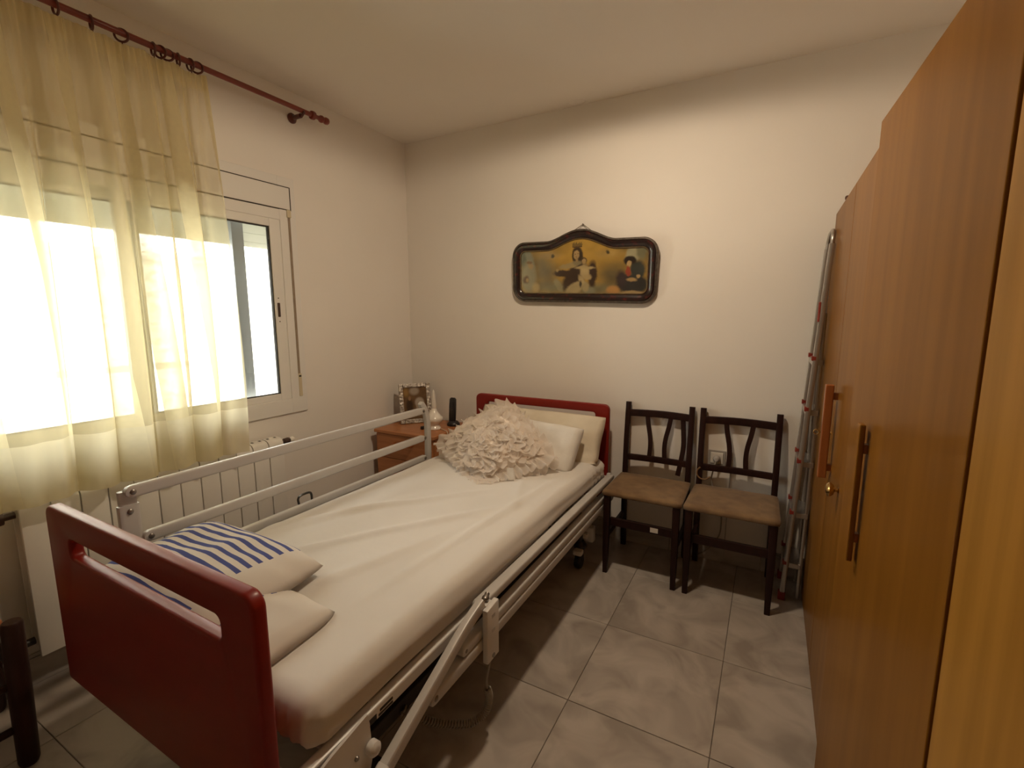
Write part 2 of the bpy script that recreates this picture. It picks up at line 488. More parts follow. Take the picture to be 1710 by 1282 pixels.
def pillow(w, d, h, mx, n=26, pinch=0.07, power=2.6, wr=0.006, seed=0.0, flat=0.0, floor=None, wscale=9.0, corner=0.05, sag=0.0):
    """soft pillow in its own frame (x width, y depth, z thickness), placed by mx, uv in metres"""
    bm = bmesh.new(); uvl = bm.loops.layers.uv.new('cloth')
    co = {}
    def P(u, v, s):
        x = w / 2 * u * (1 - pinch * (1 - abs(v) ** 2.0)); y = d / 2 * v * (1 - pinch * (1 - abs(u) ** 2.0))
        t = max(0.0, 1 - abs(u) ** power) ** 0.55 * max(0.0, 1 - abs(v) ** power) ** 0.55
        k = 1 - corner * abs(u * v) ** 3
        x *= k; y *= k
        z = s * h / 2 * t - sag * (1 - t)
        if s < 0: z *= (1 - flat)
        f = wr * (0.25 + 0.75 * t)
        q = V((x * wscale, y * wscale, s * 3 + seed))
        z += s * f * noise.noise(q) * 1.6 + s * f * 0.7 * noise.noise(q * 2.3)
        x += f * 0.7 * noise.noise(q + V((9, 3, 1))); y += f * 0.7 * noise.noise(q + V((2, 8, 5)))
        p = mx @ V((x, y, z))
        if floor is not None and p.z < floor: p.z = floor + 0.02 * (p.z - floor)
        return p
    for s in (1, -1):
        g = [[None] * (n + 1) for _ in range(n + 1)]
        for i in range(n + 1):
            for j in range(n + 1):
                u = -1 + 2 * i / n; v = -1 + 2 * j / n
                edge = i in (0, n) or j in (0, n)
                key = (i, j) if edge else (i, j, s)
                if key not in co: co[key] = bm.verts.new(P(u, v, 0 if edge else s))
                g[i][j] = co[key]
        for i in range(n):
            for j in range(n):
                f = bm.faces.new((g[i][j], g[i + 1][j], g[i + 1][j + 1], g[i][j + 1]))
                for lp, (p, q) in zip(f.loops, ((i, j), (i + 1, j), (i + 1, j + 1), (i, j + 1))):
                    lp[uvl].uv = ((-1 + 2 * p / n) * w / 2, (-1 + 2 * q / n) * d / 2)
    return bm

def frame_mx(origin, ex, ey):
    ex = V(ex).normalized(); ey = V(ey); ey = (ey - ex * ey.dot(ex)).normalized(); ez = ex.cross(ey)
    mx = Matrix.Identity(4)
    for i in range(3):
        mx[i][0], mx[i][1], mx[i][2], mx[i][3] = ex[i], ey[i], ez[i], origin[i]
    return mx

# ------------------------------------------------------------------ room shell
H = 2.6; RX = 3.22; RY = -4.3
fl = struct('floor', B((-0.25, RY - 0.2, -0.12), (RX + 0.2, 0.2, -0.004)), M['grout'], (1.5, -2, -0.004))
TS = 0.4828; TX = 1.827; TY = -1.332
tile_cache = {}
for i in range(-5, 5):
    for j in range(-8, 5):
        x0, x1 = TX + i * TS + 0.0012, TX + (i + 1) * TS - 0.0012
        y0, y1 = TY + j * TS + 0.0012, TY + (j + 1) * TS - 0.0012
        x0, x1, y0, y1 = max(x0, 0.0), min(x1, RX), max(y0, RY), min(y1, 0.0)
        if x1 - x0 < 0.01 or y1 - y0 < 0.01: continue
        key = (round(x1 - x0, 3), round(y1 - y0, 3))
        c = V(((x0 + x1) / 2, (y0 + y1) / 2, -0.003))
        if key not in tile_cache:
            t = obj('floor_tile', B((x0, y0, -0.006), (x1, y1, 0.0), bev=0.0012, seg=1), M['tile'], fl, origin=c)
            tile_cache[key] = t.data
        else:
            t = bpy.data.objects.new('floor_tile', tile_cache[key]); COL.objects.link(t); t.parent = fl
            t.location = c - world_loc(fl)

ce = struct('ceiling', B((-0.25, RY - 0.2, H), (RX + 0.2, 0.2, H + 0.12)), M['ceil'])
bm = bmesh.new()
lathe(bm, [(0.05, 0.0), (0.042, -0.008), (0.02, -0.013), (0.001, -0.014)], (0, 0, 0), seg=20)
bmesh.ops.transform(bm, matrix=Matrix.Translation((1.325, -0.045, H + 0.002)) @ Matrix.Diagonal((1, 0.62, 1, 1)), verts=bm.verts)
obj('plaster_blister', bm, M['ceil'], ce, smooth=True)
bm = bmesh.new()
lathe(bm, [(0.035, 0.0), (0.026, -0.004), (0.001, -0.006)], (0, 0, 0), seg=16)
bmesh.ops.transform(bm, matrix=Matrix.Translation((1.67, -0.045, H + 0.001)) @ Matrix.Diagonal((1, 0.7, 1, 1)), verts=bm.verts)
obj('plaster_blister', bm, M['ceil'], ce, smooth=True)

struct('wall_back', B((-0.25, 0, 0), (RX + 0.2, 0.2, H)), M['wall'])
struct('wall_right', B((RX, RY, 0), (RX + 0.2, 0, H)), M['wall'])
struct('wall_front', B((-0.25, RY - 0.2, 0), (RX + 0.2, RY, H)), M['wall'])
# left wall with the window hole
WY0, WY1, WZ0, WZ1 = -2.50, -0.985, 0.885, 2.095
bm = bmesh.new()
for a, b in (((-0.25, RY, 0), (0, WY0, H)), ((-0.25, WY1, 0), (0, 0, H)), ((-0.25, WY0, 0), (0, WY1, WZ0)), ((-0.25, WY0, WZ1), (0, WY1, H))):
    box(bm, a, b)
bmesh.ops.remove_doubles(bm, verts=bm.verts, dist=1e-5)
struct('wall_left', bm, M['wall'])

# skirting: marble pieces, one slim rounded top
def skirting(name, along, fixed, start, end, side):
    st = struct(name, loc=(fixed if along == 'y' else 0, fixed if along == 'x' else 0, 0))
    p = start
    while p < end - 0.02:
        q = min(p + TS, end); th = 0.011
        if along == 'x':
            bm = B((p + 0.0008, fixed + side * th, 0.0), (q - 0.0008, fixed, 0.105), bev=0.002, seg=1)
            box(bm, (p + 0.0008, fixed + side * 0.007, 0.1065), (q - 0.0008, fixed, 0.122), bev=0.002, seg=1)
            c = ((p + q) / 2, fixed, 0.05)
        else:
            bm = B((fixed, p + 0.0008, 0.0), (fixed + side * th, q - 0.0008, 0.105), bev=0.002, seg=1)
            box(bm, (fixed, p + 0.0008, 0.1065), (fixed + side * 0.007, q - 0.0008, 0.122), bev=0.002, seg=1)
            c = (fixed, (p + q) / 2, 0.05)
        obj('skirting_tile', bm, M['skirt'], st, origin=c)
        p = q
skirting('baseboard_back', 'x', 0.0, 0.012, RX, -1)
skirting('baseboard_left', 'y', 0.0, RY, -0.0, 1)

# ------------------------------------------------------------------ window
win = struct('window_1', loc=(0, -1.72, WZ0))
def wpart(name, bm, mt, parent=win, **kw): return obj(name, bm, mt, parent, **kw)
# cover frame lying on the wall
bm = bmesh.new()
FY0, FY1, FZ0, FZ1 = -2.54, -0.947, 0.84, 2.135
box(bm, (-0.05, FY1 - 0.10, FZ0), (0.012, FY1, FZ1), bev=0.003)
box(bm, (-0.05, FY0, FZ0), (0.012, FY0 + 0.10, FZ1), bev=0.003)
box(bm, (-0.05, FY0 + 0.10, FZ0), (0.012, FY1 - 0.10, FZ0 + 0.085), bev=0.003)
box(bm, (-0.05, FY0 + 0.10, FZ1 - 0.05), (0.012, FY1 - 0.10, FZ1), bev=0.003)
box(bm, (-0.05, FY0 + 0.10, 1.905), (0.0118, FY1 - 0.10, 1.962), bev=0.003)
wpart('window_frame', bm, M['pvc'])
# shutter box cover with its dark joints
wpart('shutter_box_cover', B((-0.04, FY0 + 0.032, 1.967), (0.0135, -0.981, 2.082), bev=0.002), M['pvc'])
bm = bmesh.new()
box(bm, (-0.03, FY0 + 0.03, 2.082), (0.0128, -0.975, 2.0865)); box(bm, (-0.03, FY0 + 0.03, 1.9625), (0.0128, -0.975, 1.967))
box(bm, (-0.03, -0.981, 1.9625), (0.0128, -0.975, 2.0865))
wpart('cover_joint', bm, M['joint'])
def sash(y0, y1, x, name='window_sash', mt='pvc'):
    bm = bmesh.new(); z0, z1, w = 0.925, 1.912, 0.046; e = 0.064 if y1 > -1.1 else w
    box(bm, (x, y0, z0), (x + 0.03, y0 + w, z1), bev=0.003); box(bm, (x, y1 - e, z0), (x + 0.03, y1, z1), bev=0.003)
    box(bm, (x, y0 + w, z0), (x + 0.03, y1 - e, z0 + 0.036), bev=0.003); box(bm, (x, y0 + w, z1 - 0.048), (x + 0.03, y1 - e, z1), bev=0.003)
    s = wpart(name, bm, M[mt])
    bm = bmesh.new()
    for a, b in (((x + 0.006, y0 + w, z0 + 0.036), (x + 0.024, y0 + w + 0.005, z1 - 0.048)), ((x + 0.006, y1 - e - 0.005, z0 + 0.036), (x + 0.024, y1 - e, z1 - 0.048)),
                 ((x + 0.006, y0 + w, z0 + 0.036), (x + 0.024, y1 - e, z0 + 0.041)), ((x + 0.006, y0 + w, z1 - 0.053), (x + 0.024, y1 - e, z1 - 0.048))):
        box(bm, a, b)
    obj('gasket', bm, M['joint'], s)
    obj('pane', B((x + 0.012, y0 + w + 0.004, z0 + 0.04), (x + 0.018, y1 - e - 0.004, z1 - 0.052)), M['glass'], s)
    return s
s1 = sash(-1.80, -1.047, -0.022)
s2 = sash(-2.43, -1.70, -0.062)
# grey guide stile of the outer track seen through the right pane
wpart('grey_stile', B((-0.125, -1.262, 0.93), (-0.085, -1.198, 1.91), bev=0.003), M['greyalu'])
# latch on the right sash
bm = B((0.006, -1.097, 1.385), (0.0105, -1.081, 1.462), bev=0.003)
lt = obj('latch', bm, M['darkvalve'], s1)
for z in (1.36, 1.487): obj('latch_screw', LT([(0.003, 0), (0.003, 0.0035)], (0.007, -1.089, z), (1, 0, 0), 8), M['joint'], s1)
# track corner pieces at the meeting stiles
wpart('track_stop', B((-0.008, -1.685, 1.872), (0.0135, -1.667, 1.905), bev=0.002), M['plategrey'])
# strap of the roller shutter
wpart('strap_guide', B((0.012, -1.006, 1.925), (0.02, -0.982, 1.965), bev=0.002), M['beigeplastic'])
wpart('shutter_strap', B((0.012, -1.0, 1.06), (0.0145, -0.986, 1.93)), M['strap'])
cs = wpart('strap_coiler', B((0.012, -1.0, 0.93), (0.0165, -0.98, 1.062), bev=0.002), M['beigeplastic'])
obj('coiler_slot', B((0.0165, -0.998, 1.042), (0.0172, -0.983, 1.052)), M['joint'], cs)
# roller shutter, let down a hand's breadth
rs = wpart('roller_shutter', B((-0.20, WY0 + 0.01, 2.03), (-0.16, WY1 - 0.01, 2.085)), M['shutter'])
z = 2.03
while z > 1.80:
    obj('shutter_slat', B((-0.187, WY0 + 0.01, z - 0.0475), (-0.175, WY1 - 0.01, z), bev=0.003), M['shutter'], rs)
    z -= 0.047
obj('bottom_slat', B((-0.19, WY0 + 0.01, z - 0.028), (-0.172, WY1 - 0.01, z + 0.001), bev=0.004), M['shutter'], rs)
wpart('outer_sill', B((-0.30, WY0, WZ0 - 0.02), (-0.08, WY1, WZ0 + 0.012), bev=0.004), M['skirt'])

# ------------------------------------------------------------------ outside
nb = thing('building', 'pale rendered house across the street, overexposed beyond the window', 'building', (-4.6, -0.5, -3))
obj('facade', B((-5.2, -7.5, -3), (-4.0, 7.0, 2.02)), M['facade'], nb)
obj('parapet', B((-5.2, -7.5, 2.02), (-3.95, 7.0, 2.12), bev=0.01), M['facade'], nb)
obj('ledge', B((-4.07, -1.25, 0.76), (-3.99, 0.75, 0.83), bev=0.008), M['ledge'], nb)
struct('ground', B((-12, -14, -3.2), (-0.3, 12, -3.0)), M['ground'])

# ------------------------------------------------------------------ radiator
rad = thing('radiator', 'white sectional radiator under the window behind the raised bed rail', 'radiator', (0.06, -1.7, 0.14))
y = -2.228; pitch = 0.0838; ns = 12; rw = 1.045 / ns
for k in range(ns):
    y0 = -2.228 + k * rw; y1 = y0 + rw - 0.0035
    bm = bmesh.new()
    box(bm, (0.088, y0, 0.145), (0.102, y1, 0.700), bev=0.004)          # flat front plate
    box(bm, (0.030, y0 + 0.026, 0.16), (0.089, y1 - 0.026, 0.715))       # water channel behind
    box(bm, (0.028, y0, 0.165), (0.036, y1, 0.715), bev=0.002)           # back fin
    # bowed top deck with two outlets
    prof = [(0.102, 0.694), (0.099, 0.716), (0.088, 0.730), (0.070, 0.736), (0.045, 0.738), (0.028, 0.736), (0.028, 0.728), (0.07, 0.727), (0.088, 0.716), (0.092, 0.694)]
    a = [bm.verts.new((x, y0 + 0.001, z)) for x, z in prof]; b = [bm.verts.new((x, y1 - 0.001, z)) for x, z in prof]
    bm.faces.new(a[::-1]); bm.faces.new(b)
    for i in range(len(prof)): bm.faces.new((a[i], a[(i + 1) % len(prof)], b[(i + 1) % len(prof)], b[i]))
    s = obj('radiator_section', bm, M['radiator'], rad, smooth=True)
    obj('air_slot', B((0.050, y0 + 0.016, 0.7375), (0.066, y0 + 0.026, 0.7387)), M['joint'], s)
    obj('air_slot', B((0.050, y1 - 0.026, 0.7375), (0.066, y1 - 0.016, 0.7387)), M['joint'], s)
bm = LT([(0.011, 0), (0.011, 0.022), (0.015, 0.024), (0.017, 0.05), (0.013, 0.056)], (0.065, -1.183, 0.705), (0, 1, 0), 14)
obj('air_valve', bm, M['darkvalve'], rad, smooth=True)
bm = LT([(0.016, 0), (0.016, 0.02), (0.010, 0.03)], (0.065, -1.125, 0.705), (0, 1, 0), 14)
obj('valve_tip', bm, M['radiator'], rad, smooth=True)
bm = LT([(0.012, 0), (0.012, 0.03), (0.024, 0.032), (0.026, 0.05), (0.022, 0.078), (0.012, 0.083)], (0.06, -2.229, 0.69), (0, -1, 0), 16)
obj('valve_knob', bm, M['darkvalve'], rad, smooth=True)
bm = bmesh.new()
lathe(bm, [(0.014, 0), (0.014, 0.055)], (0.06, -2.229, 0.2), (0, -1, 0), 12)
tube(bm, [(0.06, -2.275, 0.215), (0.06, -2.275, 0.0)], 0.011)
lathe(bm, [(0.019, 0), (0.019, 0.035), (0.012, 0.04)], (0.06, -2.26, 0.2), (0, -1, 0), 12)
obj('return_pipe', bm, M['blackmetal'], rad, smooth=True)
for yy in (-2.05, -1.38): obj('bracket', B((0.001, yy, 0.55), (0.034, yy + 0.03, 0.60)), M['radiator'], rad)

# ------------------------------------------------------------------ curtain rod, rings, curtain
RODZ = 2.483; RODX = 0.09
rod = thing('curtain_rod', 'dark red wooden curtain pole with turned finial above the window', 'curtain rod', (RODX, -1.9, RODZ))
bm = bmesh.new(); tube(bm, [(RODX, -3.3, RODZ), (RODX, -0.87, RODZ)], 0.0125, seg=16)
obj('pole', bm, M['rod'], rod, smooth=True)
prof = [(0.013, 0.0), (0.021, 0.004), (0.023, 0.014), (0.021, 0.024), (0.013, 0.03), (0.0105, 0.045), (0.0125, 0.058), (0.018, 0.064), (0.0195, 0.073), (0.017, 0.082),
        (0.012, 0.087), (0.016, 0.092), (0.0195, 0.102), (0.018, 0.114), (0.010, 0.122), (0.001, 0.124)]
obj('finial', LT(prof, (RODX, -0.872, RODZ), (0, 1, 0), 18), M['rod'], rod, smooth=True)
for yy in (-0.925, -3.2):
    bm = bmesh.new()
    lathe(bm, [(0.026, 0.0), (0.027, 0.008), (0.022, 0.016), (0.012, 0.022), (0.012, 0.06), (0.012, 0.078)], (0.0, yy, RODZ - 0.022), (1, 0, 0), 18)
    tube(bm, [(RODX - 0.022, yy, RODZ - 0.026), (RODX, yy, RODZ - 0.021), (RODX + 0.017, yy, RODZ - 0.006)], (0.009, 0.006), seg=8, up=(0, 1, 0))
    obj('bracket', bm, M['ring'], rod, smooth=True)
ring_info = [(-1.936, 0, 6, 'ninth'), (-1.835, -12, 4, 'eighth'), (-1.741, 50, 3, 'seventh'), (-1.632, -8, 3, 'sixth'), (-1.606, 30, 6, 'fifth'), (-1.580, 55, -6, 'fourth'),
             (-1.538, -14, 4, 'third'), (-1.490, 5, 8, 'second'), (-1.462, 52, 2, 'first')]
for yy, yaw, roll, word in ring_info:
    bm = bmesh.new()
    R_ = 0.0225; pts = [(R_ * math.cos(2 * math.pi * k / 24), 0, R_ * math.sin(2 * math.pi * k / 24)) for k in range(24)]
    tube(bm, pts, 0.0042, seg=8, closed=True, up=(0, 1, 0))
    lathe(bm, [(0.0025, 0), (0.0025, 0.008)], (0, 0, -R_ - 0.003), (0, 0, -1), 8)
    bmesh.ops.transform(bm, matrix=Matrix.Translation((RODX, yy, RODZ - 0.0095)) @ Matrix.Rotation(math.radians(yaw), 4, 'Z') @ Matrix.Rotation(math.radians(roll), 4, 'X'), verts=bm.verts)
    r = obj('curtain_ring', bm, M['ring'], smooth=True, origin=(RODX, yy, RODZ))
    tag(r, 'dark wooden curtain ring on the pole, %s counted from the finial' % word, 'curtain ring', 'rings carrying the curtain on the pole')

cur = thing('curtain', 'sheer cream voile curtain hanging from the dark red pole over the window', 'curtain', (0.14, -2.2, 0.74))
CY1, CY0 = -1.437, -3.15
def fold_phase(y):
    return y * 2 * math.pi / 0.155 + 1.25 * math.sin(y * 7.3 + 0.6) + 0.8 * math.sin(y * 17.0 + 2.0)
def fold_amount(z):
    f = (2.44 - z) / 1.7                                    # 0 at the heading, 1 at the hem
    return f, min(1.0, max(0.0, f * 1.9))
def cloth_x(y, z):
    f, k = fold_amount(z)
    ph = fold_phase(y) + 0.5 * f
    amp = 0.007 + 0.024 * k
    g = noise.noise(V((y * 4, z * 1.3, 3.1)))
    small = math.sin(y * 2 * math.pi / 0.061 + 2.0 * math.sin(y * 5.3 + 1) - 0.8 * f)
    gather = 0.003 * math.sin(y * 2 * math.pi / 0.021) * max(0, 1 - f * 9)
    return 0.106 + 0.054 * min(1, f * 1.25) + amp * math.cos(ph) + (0.004 + 0.004 * k) * small + 0.012 * f * g + gather
def cloth_y(y, z):
    f, k = fold_amount(z)
    ph = fold_phase(y) + 0.5 * f
    a = 0.034 * k * (0.75 + 0.5 * noise.noise(V((y * 3.0, 7.7, 0.4))))
    edge = min(1.0, (CY1 - y) / 0.05)
    return y + a * math.sin(ph) * edge + 0.055 * f * noise.noise(V((y * 2.2, 1.0, 5.0))) * edge
def cloth(z_top, z_bot, nv, name, mt, off=0.0, nu=520):
    bm = bmesh.new(); uvl = bm.loops.layers.uv.new('cloth'); g = []
    for i in range(nu + 1):
        t = i / nu; row = []
        for j in range(nv + 1):
            zt = z_top
            if z_top > 2.4: zt = 2.44 + 0.004 * math.cos(t * 90)
            z = zt + (z_bot - zt) * j / nv
            f = (2.44 - z) / 1.7
            y = CY1 + (CY0 - CY1) * t
            yy = cloth_y(y, z) + 0.012 * math.sin(f * 3.1) * (1 - t)
            zz = z
            if z < 1.0: zz = z + 0.010 * noise.noise(V((y * 5, 0.3, 1))) * f
            row.append(bm.verts.new((cloth_x(y, z) + off, yy, zz)))
        g.append(row)
    for i in range(nu):
        for j in range(nv):
            f = bm.faces.new((g[i][j], g[i + 1][j], g[i + 1][j + 1], g[i][j + 1]))
            for lp, (p, q) in zip(f.loops, ((i, j), (i + 1, j), (i + 1, j + 1), (i, j + 1))):
                yy = CY1 + (CY0 - CY1) * p / nu
                lp[uvl].uv = (-yy * 1.5 + 0.10 * (2.44 - g[p][q].co.z) / 1.7, g[p][q].co.z)
    return obj(name, bm, mt, cur, smooth='all')
cloth(2.44, 0.955, 44, 'voile_panel', M['voile'])
cloth(0.955, 0.738, 9, 'hem_band', M['hem'])
cloth(2.446, 2.375, 3, 'heading_tape', M['hem'], off=-0.004)

# ------------------------------------------------------------------ hospital bed
bed = thing('hospital_bed', 'hospital bed with red head and foot boards and grey side rails', 'bed', (1.13, -1.22, 0.0))
out = board_outline(0.667, 1.59, 0.355, 0.885, 0.034, 6, rb=0.012); inn = rrect(0.802, 1.478, 0.760, 0.812, 0.016, 6)
obj('footboard', board_with_slot(out, inn, -2.318, -2.286, 0.008), M['red'], bed, smooth=True)
out = board_outline(0.667, 1.59, 0.30, 0.872, 0.034, 6, rb=0.012); inn = rrect(0.755, 1.505, 0.765, 0.822, 0.016, 6)
obj('headboard', board_with_slot(out, inn, -0.135, -0.105, 0.006), M['red'], bed, smooth=True)
# lying surface frame
bm = bmesh.new()
for x0, x1 in ((0.655, 0.685), (1.572, 1.602)):
    box(bm, (x0, -2.284, 0.408), (x1, -0.137, 0.447), bev=0.005)
for yy in (-2.26, -1.75, -1.2, -0.7, -0.18):
    box(bm, (0.685, yy - 0.02, 0.39), (1.572, yy + 0.02, 0.425), bev=0.004)
obj('side_frame', bm, M['bedwhite'], bed)
for k in range(14):
    yy = -2.15 + k * 0.15
    obj('bed_slat', B((0.69, yy - 0.025, 0.425), (1.57, yy + 0.025, 0.437), bev=0.003), M['bedmetal'], bed)
# undercarriage
bm = bmesh.new()
for x0 in (0.80, 1.41):
    box(bm, (x0, -2.0, 0.15), (x0 + 0.04, -0.40, 0.20), bev=0.005)
for yy in (-1.98, -0.44):
    box(bm, (0.74, yy - 0.02, 0.155), (1.55, yy + 0.02, 0.195), bev=0.005)
obj('chassis', bm, M['blackmetal'], bed)
for x0 in (0.85, 1.38):
    obj('lifting_arm', T([(x0, -0.50, 0.20), (x0, -1.15, 0.40)], (0.012, 0.018), square=True), M['blackmetal'], bed)
    obj('lifting_arm', T([(x0, -1.90, 0.20), (x0, -1.25, 0.40)], (0.012, 0.018), square=True), M['blackmetal'], bed)
bm = bmesh.new()
tube(bm, [(1.1, -1.7, 0.22), (1.1, -0.85, 0.36)], 0.026, seg=12); box(bm, (1.05, -1.2, 0.22), (1.15, -1.02, 0.34), bev=0.01)
obj('motor', bm, M['blackmetal'], bed, smooth=True)
for x, yy in ((0.77, -1.96), (1.505, -1.96), (0.77, -0.43), (1.535, -0.43)):
    bm = bmesh.new()
    lathe(bm, [(0.015, 0.0), (0.036, 0.006), (0.038, 0.020), (0.028, 0.036), (0.02, 0.045)], (x, yy, 0.110), (0, 0, 1), 16)
    hexa(bm, [(x - 0.021, yy - 0.03, 0.045), (x + 0.021, yy - 0.03, 0.045), (x + 0.021, yy + 0.012, 0.045), (x - 0.021, yy + 0.012, 0.045)],
         [(x - 0.021, yy - 0.02, 0.115), (x + 0.021, yy - 0.02, 0.115), (x + 0.021, yy + 0.02, 0.115), (x - 0.021, yy + 0.02, 0.115)], bev=0.005)
    c = obj('caster', bm, M['black'], bed, smooth=True)
    bm = LT([(0.02, -0.018), (0.036, -0.017), (0.040, -0.010), (0.040, 0.010), (0.036, 0.017), (0.02, 0.018)], (x + 0.002, yy - 0.018, 0.040), (1, 0, 0), 22)
    obj('wheel', bm, M['black'], c, smooth=True)
bm = bmesh.new()
box(bm, (1.535, -0.40, 0.135), (1.60, -0.355, 0.225), bev=0.012, seg=3); box(bm, (1.545, -0.43, 0.165), (1.575, -0.39, 0.195), bev=0.008)
obj('brake_lever', bm, M['bedwhite'], bed, smooth=True)
bm = B((1.53, -0.535, 0.112), (1.58, -0.49, 0.14), bev=0.008)
obj('brake_pedal', bm, M['bedwhite'], bed, smooth=True)

def bolt(parent, p, axis=(1, 0, 0), r=0.009):
    bm = LT([(r, 0), (r, 0.003), (r * 0.6, 0.006), (0.001, 0.0065)], p, axis, 12)
    return obj('bolt', bm, M['bolt'], parent, smooth=True)
def flatbar(x, y0, y1, z0, z1, th=0.024, lift0=0.0, lift1=0.0):
    """horizontal rail with rounded ends"""
    zc = (z0 + z1) / 2; h = (z1 - z0) / 2; bm = bmesh.new()
    pts = [(x, y0 + h * (1 - math.cos(a)), zc + lift0) for a in (0.25, 0.6, 1.0, 1.57)]
    sz = [(th / 2, h * math.sin(a)) for a in (0.25, 0.6, 1.0, 1.57)]
    pts2 = [(x, y1 - h * (1 - math.cos(a)), zc + lift1) for a in (1.57, 1.0, 0.6, 0.25)]
    sz2 = [(th / 2, h * math.sin(a)) for a in (1.57, 1.0, 0.6, 0.25)]
    tube(bm, pts + pts2, sz + sz2, seg=16, square=True)
    return bm
# raised rail on the window side
RLX = 0.622
lr = obj('raised_side_rail', T([(RLX - 0.014, -2.106, 0.36), (RLX - 0.014, -2.106, 0.793)], (0.029, 0.012), seg=16, square=True, up=(1, 0, 0)), M['bedmetal'], bed, smooth=True)
obj('top_bar', flatbar(RLX, -2.118, -0.625, 0.818, 0.858), M['bedmetal'], lr, smooth=True)
obj('middle_bar', flatbar(RLX, -2.082, -0.640, 0.655, 0.693), M['bedmetal'], lr, smooth=True)
obj('bottom_bar', flatbar(RLX, -1.95, -0.630, 0.535, 0.570), M['bedmetal'], lr, smooth=True)
bm = T([(RLX - 0.015, -2.106, 0.785), (RLX - 0.015, -2.106, 0.84)], (0.024, 0.010), seg=12, square=True, up=(1, 0, 0))
obj('post_top', bm, M['bedmetal'], lr, smooth=True)
pts = spline([(RLX - 0.004, -0.655, 0.885), (RLX - 0.004, -0.622, 0.84), (RLX - 0.004, -0.600, 0.77), (RLX - 0.004, -0.597, 0.66), (RLX - 0.004, -0.60, 0.44)], 6)
obj('head_post', T(pts, [(0.012 if k == 0 else 0.018, 0.014) for k in range(len(pts))], seg=12, square=True, up=(1, 0, 0)), M['bedmetal'], lr, smooth=True)
for p in ((RLX + 0.012, -2.098, 0.838), (RLX - 0.002, -2.106, 0.772), (RLX + 0.012, -2.062, 0.674), (RLX + 0.012, -0.648, 0.838), (RLX + 0.012, -0.640, 0.674), (RLX + 0.012, -0.645, 0.553)):
    bolt(lr, p)
bm = T(spline([(0.602, -1.483, 0.560), (0.602, -1.487, 0.590), (0.602, -1.47, 0.602), (0.602, -1.43, 0.602), (0.602, -1.418, 0.590), (0.602, -1.416, 0.560)], 5), 0.005, seg=8, up=(1, 0, 0))
obj('release_handle', bm, M['black'], lr, smooth=True)
# lowered rail on the room side, its bars folded down along the frame
RRX = 1.634
rr = obj('lowered_side_rail', T(spline([(RRX + 0.004, -1.615, 0.487), (RRX + 0.004, -1.72, 0.456), (RRX + 0.012, -1.90, 0.391), (RRX + 0.02, -2.16, 0.293)], 5), (0.013, 0.020), seg=16, square=True, up=(0.0, 0.35, 1)), M['bedmetal'], bed, smooth=True)
obj('top_bar', flatbar(RRX - 0.010, -1.62, -0.175, 0.446, 0.476, th=0.040, lift0=0.012), M['bedmetal'], rr, smooth=True)
obj('middle_bar', flatbar(RRX - 0.004, -1.735, -0.185, 0.374, 0.408, th=0.036), M['bedmetal'], rr, smooth=True)
obj('bottom_bar', flatbar(RRX - 0.002, -1.890, -0.195, 0.331, 0.371, th=0.036), M['bedmetal'], rr, smooth=True)
obj('head_post', T([(RRX - 0.02, -0.186, 0.30), (RRX - 0.02, -0.186, 0.478)], (0.014, 0.010), seg=12, square=True, up=(1, 0, 0)), M['bedmetal'], rr, smooth=True)
for p in ((RRX + 0.009, -1.716, 0.391), (RRX + 0.013, -1.868, 0.352)): bolt(rr, p)
bm = LT([(0.008, 0), (0.012, 0.004), (0.012, 0.014), (0.008, 0.02), (0.008, 0.03)], (RRX + 0.006, -1.600, 0.486), (-0.1, 0.5, 0.2), 10)
obj('release_pin', bm, M['bolt'], rr, smooth=True)
obj('sleeve', T([(RRX + 0.021, -2.07, 0.327), (RRX + 0.024, -2.20, 0.278)], (0.017, 0.024), seg=16, square=True, up=(0, 0.35, 1)), M['bedwhite'], rr, smooth=True)
# plate that carries the lowered rail at the foot
bm = bmesh.new()
prof = [(-2.272, 0.30), (-2.272, 0.43), (-2.19, 0.452), (-2.085, 0.468), (-2.08, 0.44), (-2.075, 0.35), (-2.10, 0.27), (-2.20, 0.26)]
a = [bm.verts.new((1.612, yy, zz)) for yy, zz in prof]; b = [bm.verts.new((1.619, yy, zz)) for yy, zz in prof]
bm.faces.new(a[::-1]); bm.faces.new(b)
for i in range(len(prof)): bm.faces.new((a[i], a[(i + 1) % 8], b[(i + 1) % 8], b[i]))
pt = obj('rail_plate', bm, M['bedwhite'], bed)
obj('plate_knob', LT([(0.012, 0), (0.018, 0.004), (0.018, 0.02), (0.012, 0.026), (0.006, 0.027)], (1.619, -2.085, 0.385), (1, 0, 0), 16), M['bedwhite'], pt, smooth=True)
bolt(pt, (1.619, -2.125, 0.388), r=0.006)
obj('warning_sticker', B((1.619, -2.235, 0.315), (1.6195, -2.17, 0.345)), mat('yellow_sticker', (0.42, 0.30, 0.06), (0.5, 0.36, 0.1), 0.5, scale=(60, 60, 60)), pt)
# dark type sticker on the frame
for yy0, yy1, z0, z1 in ((-2.035, -1.985, 0.414, 0.420), (-2.03, -1.985, 0.424, 0.431), (-2.068, -2.042, 0.412, 0.428)):
    obj('sticker_mark', B((1.602, yy0, z0), (1.6028, yy1, z1)), M['joint'], bed)

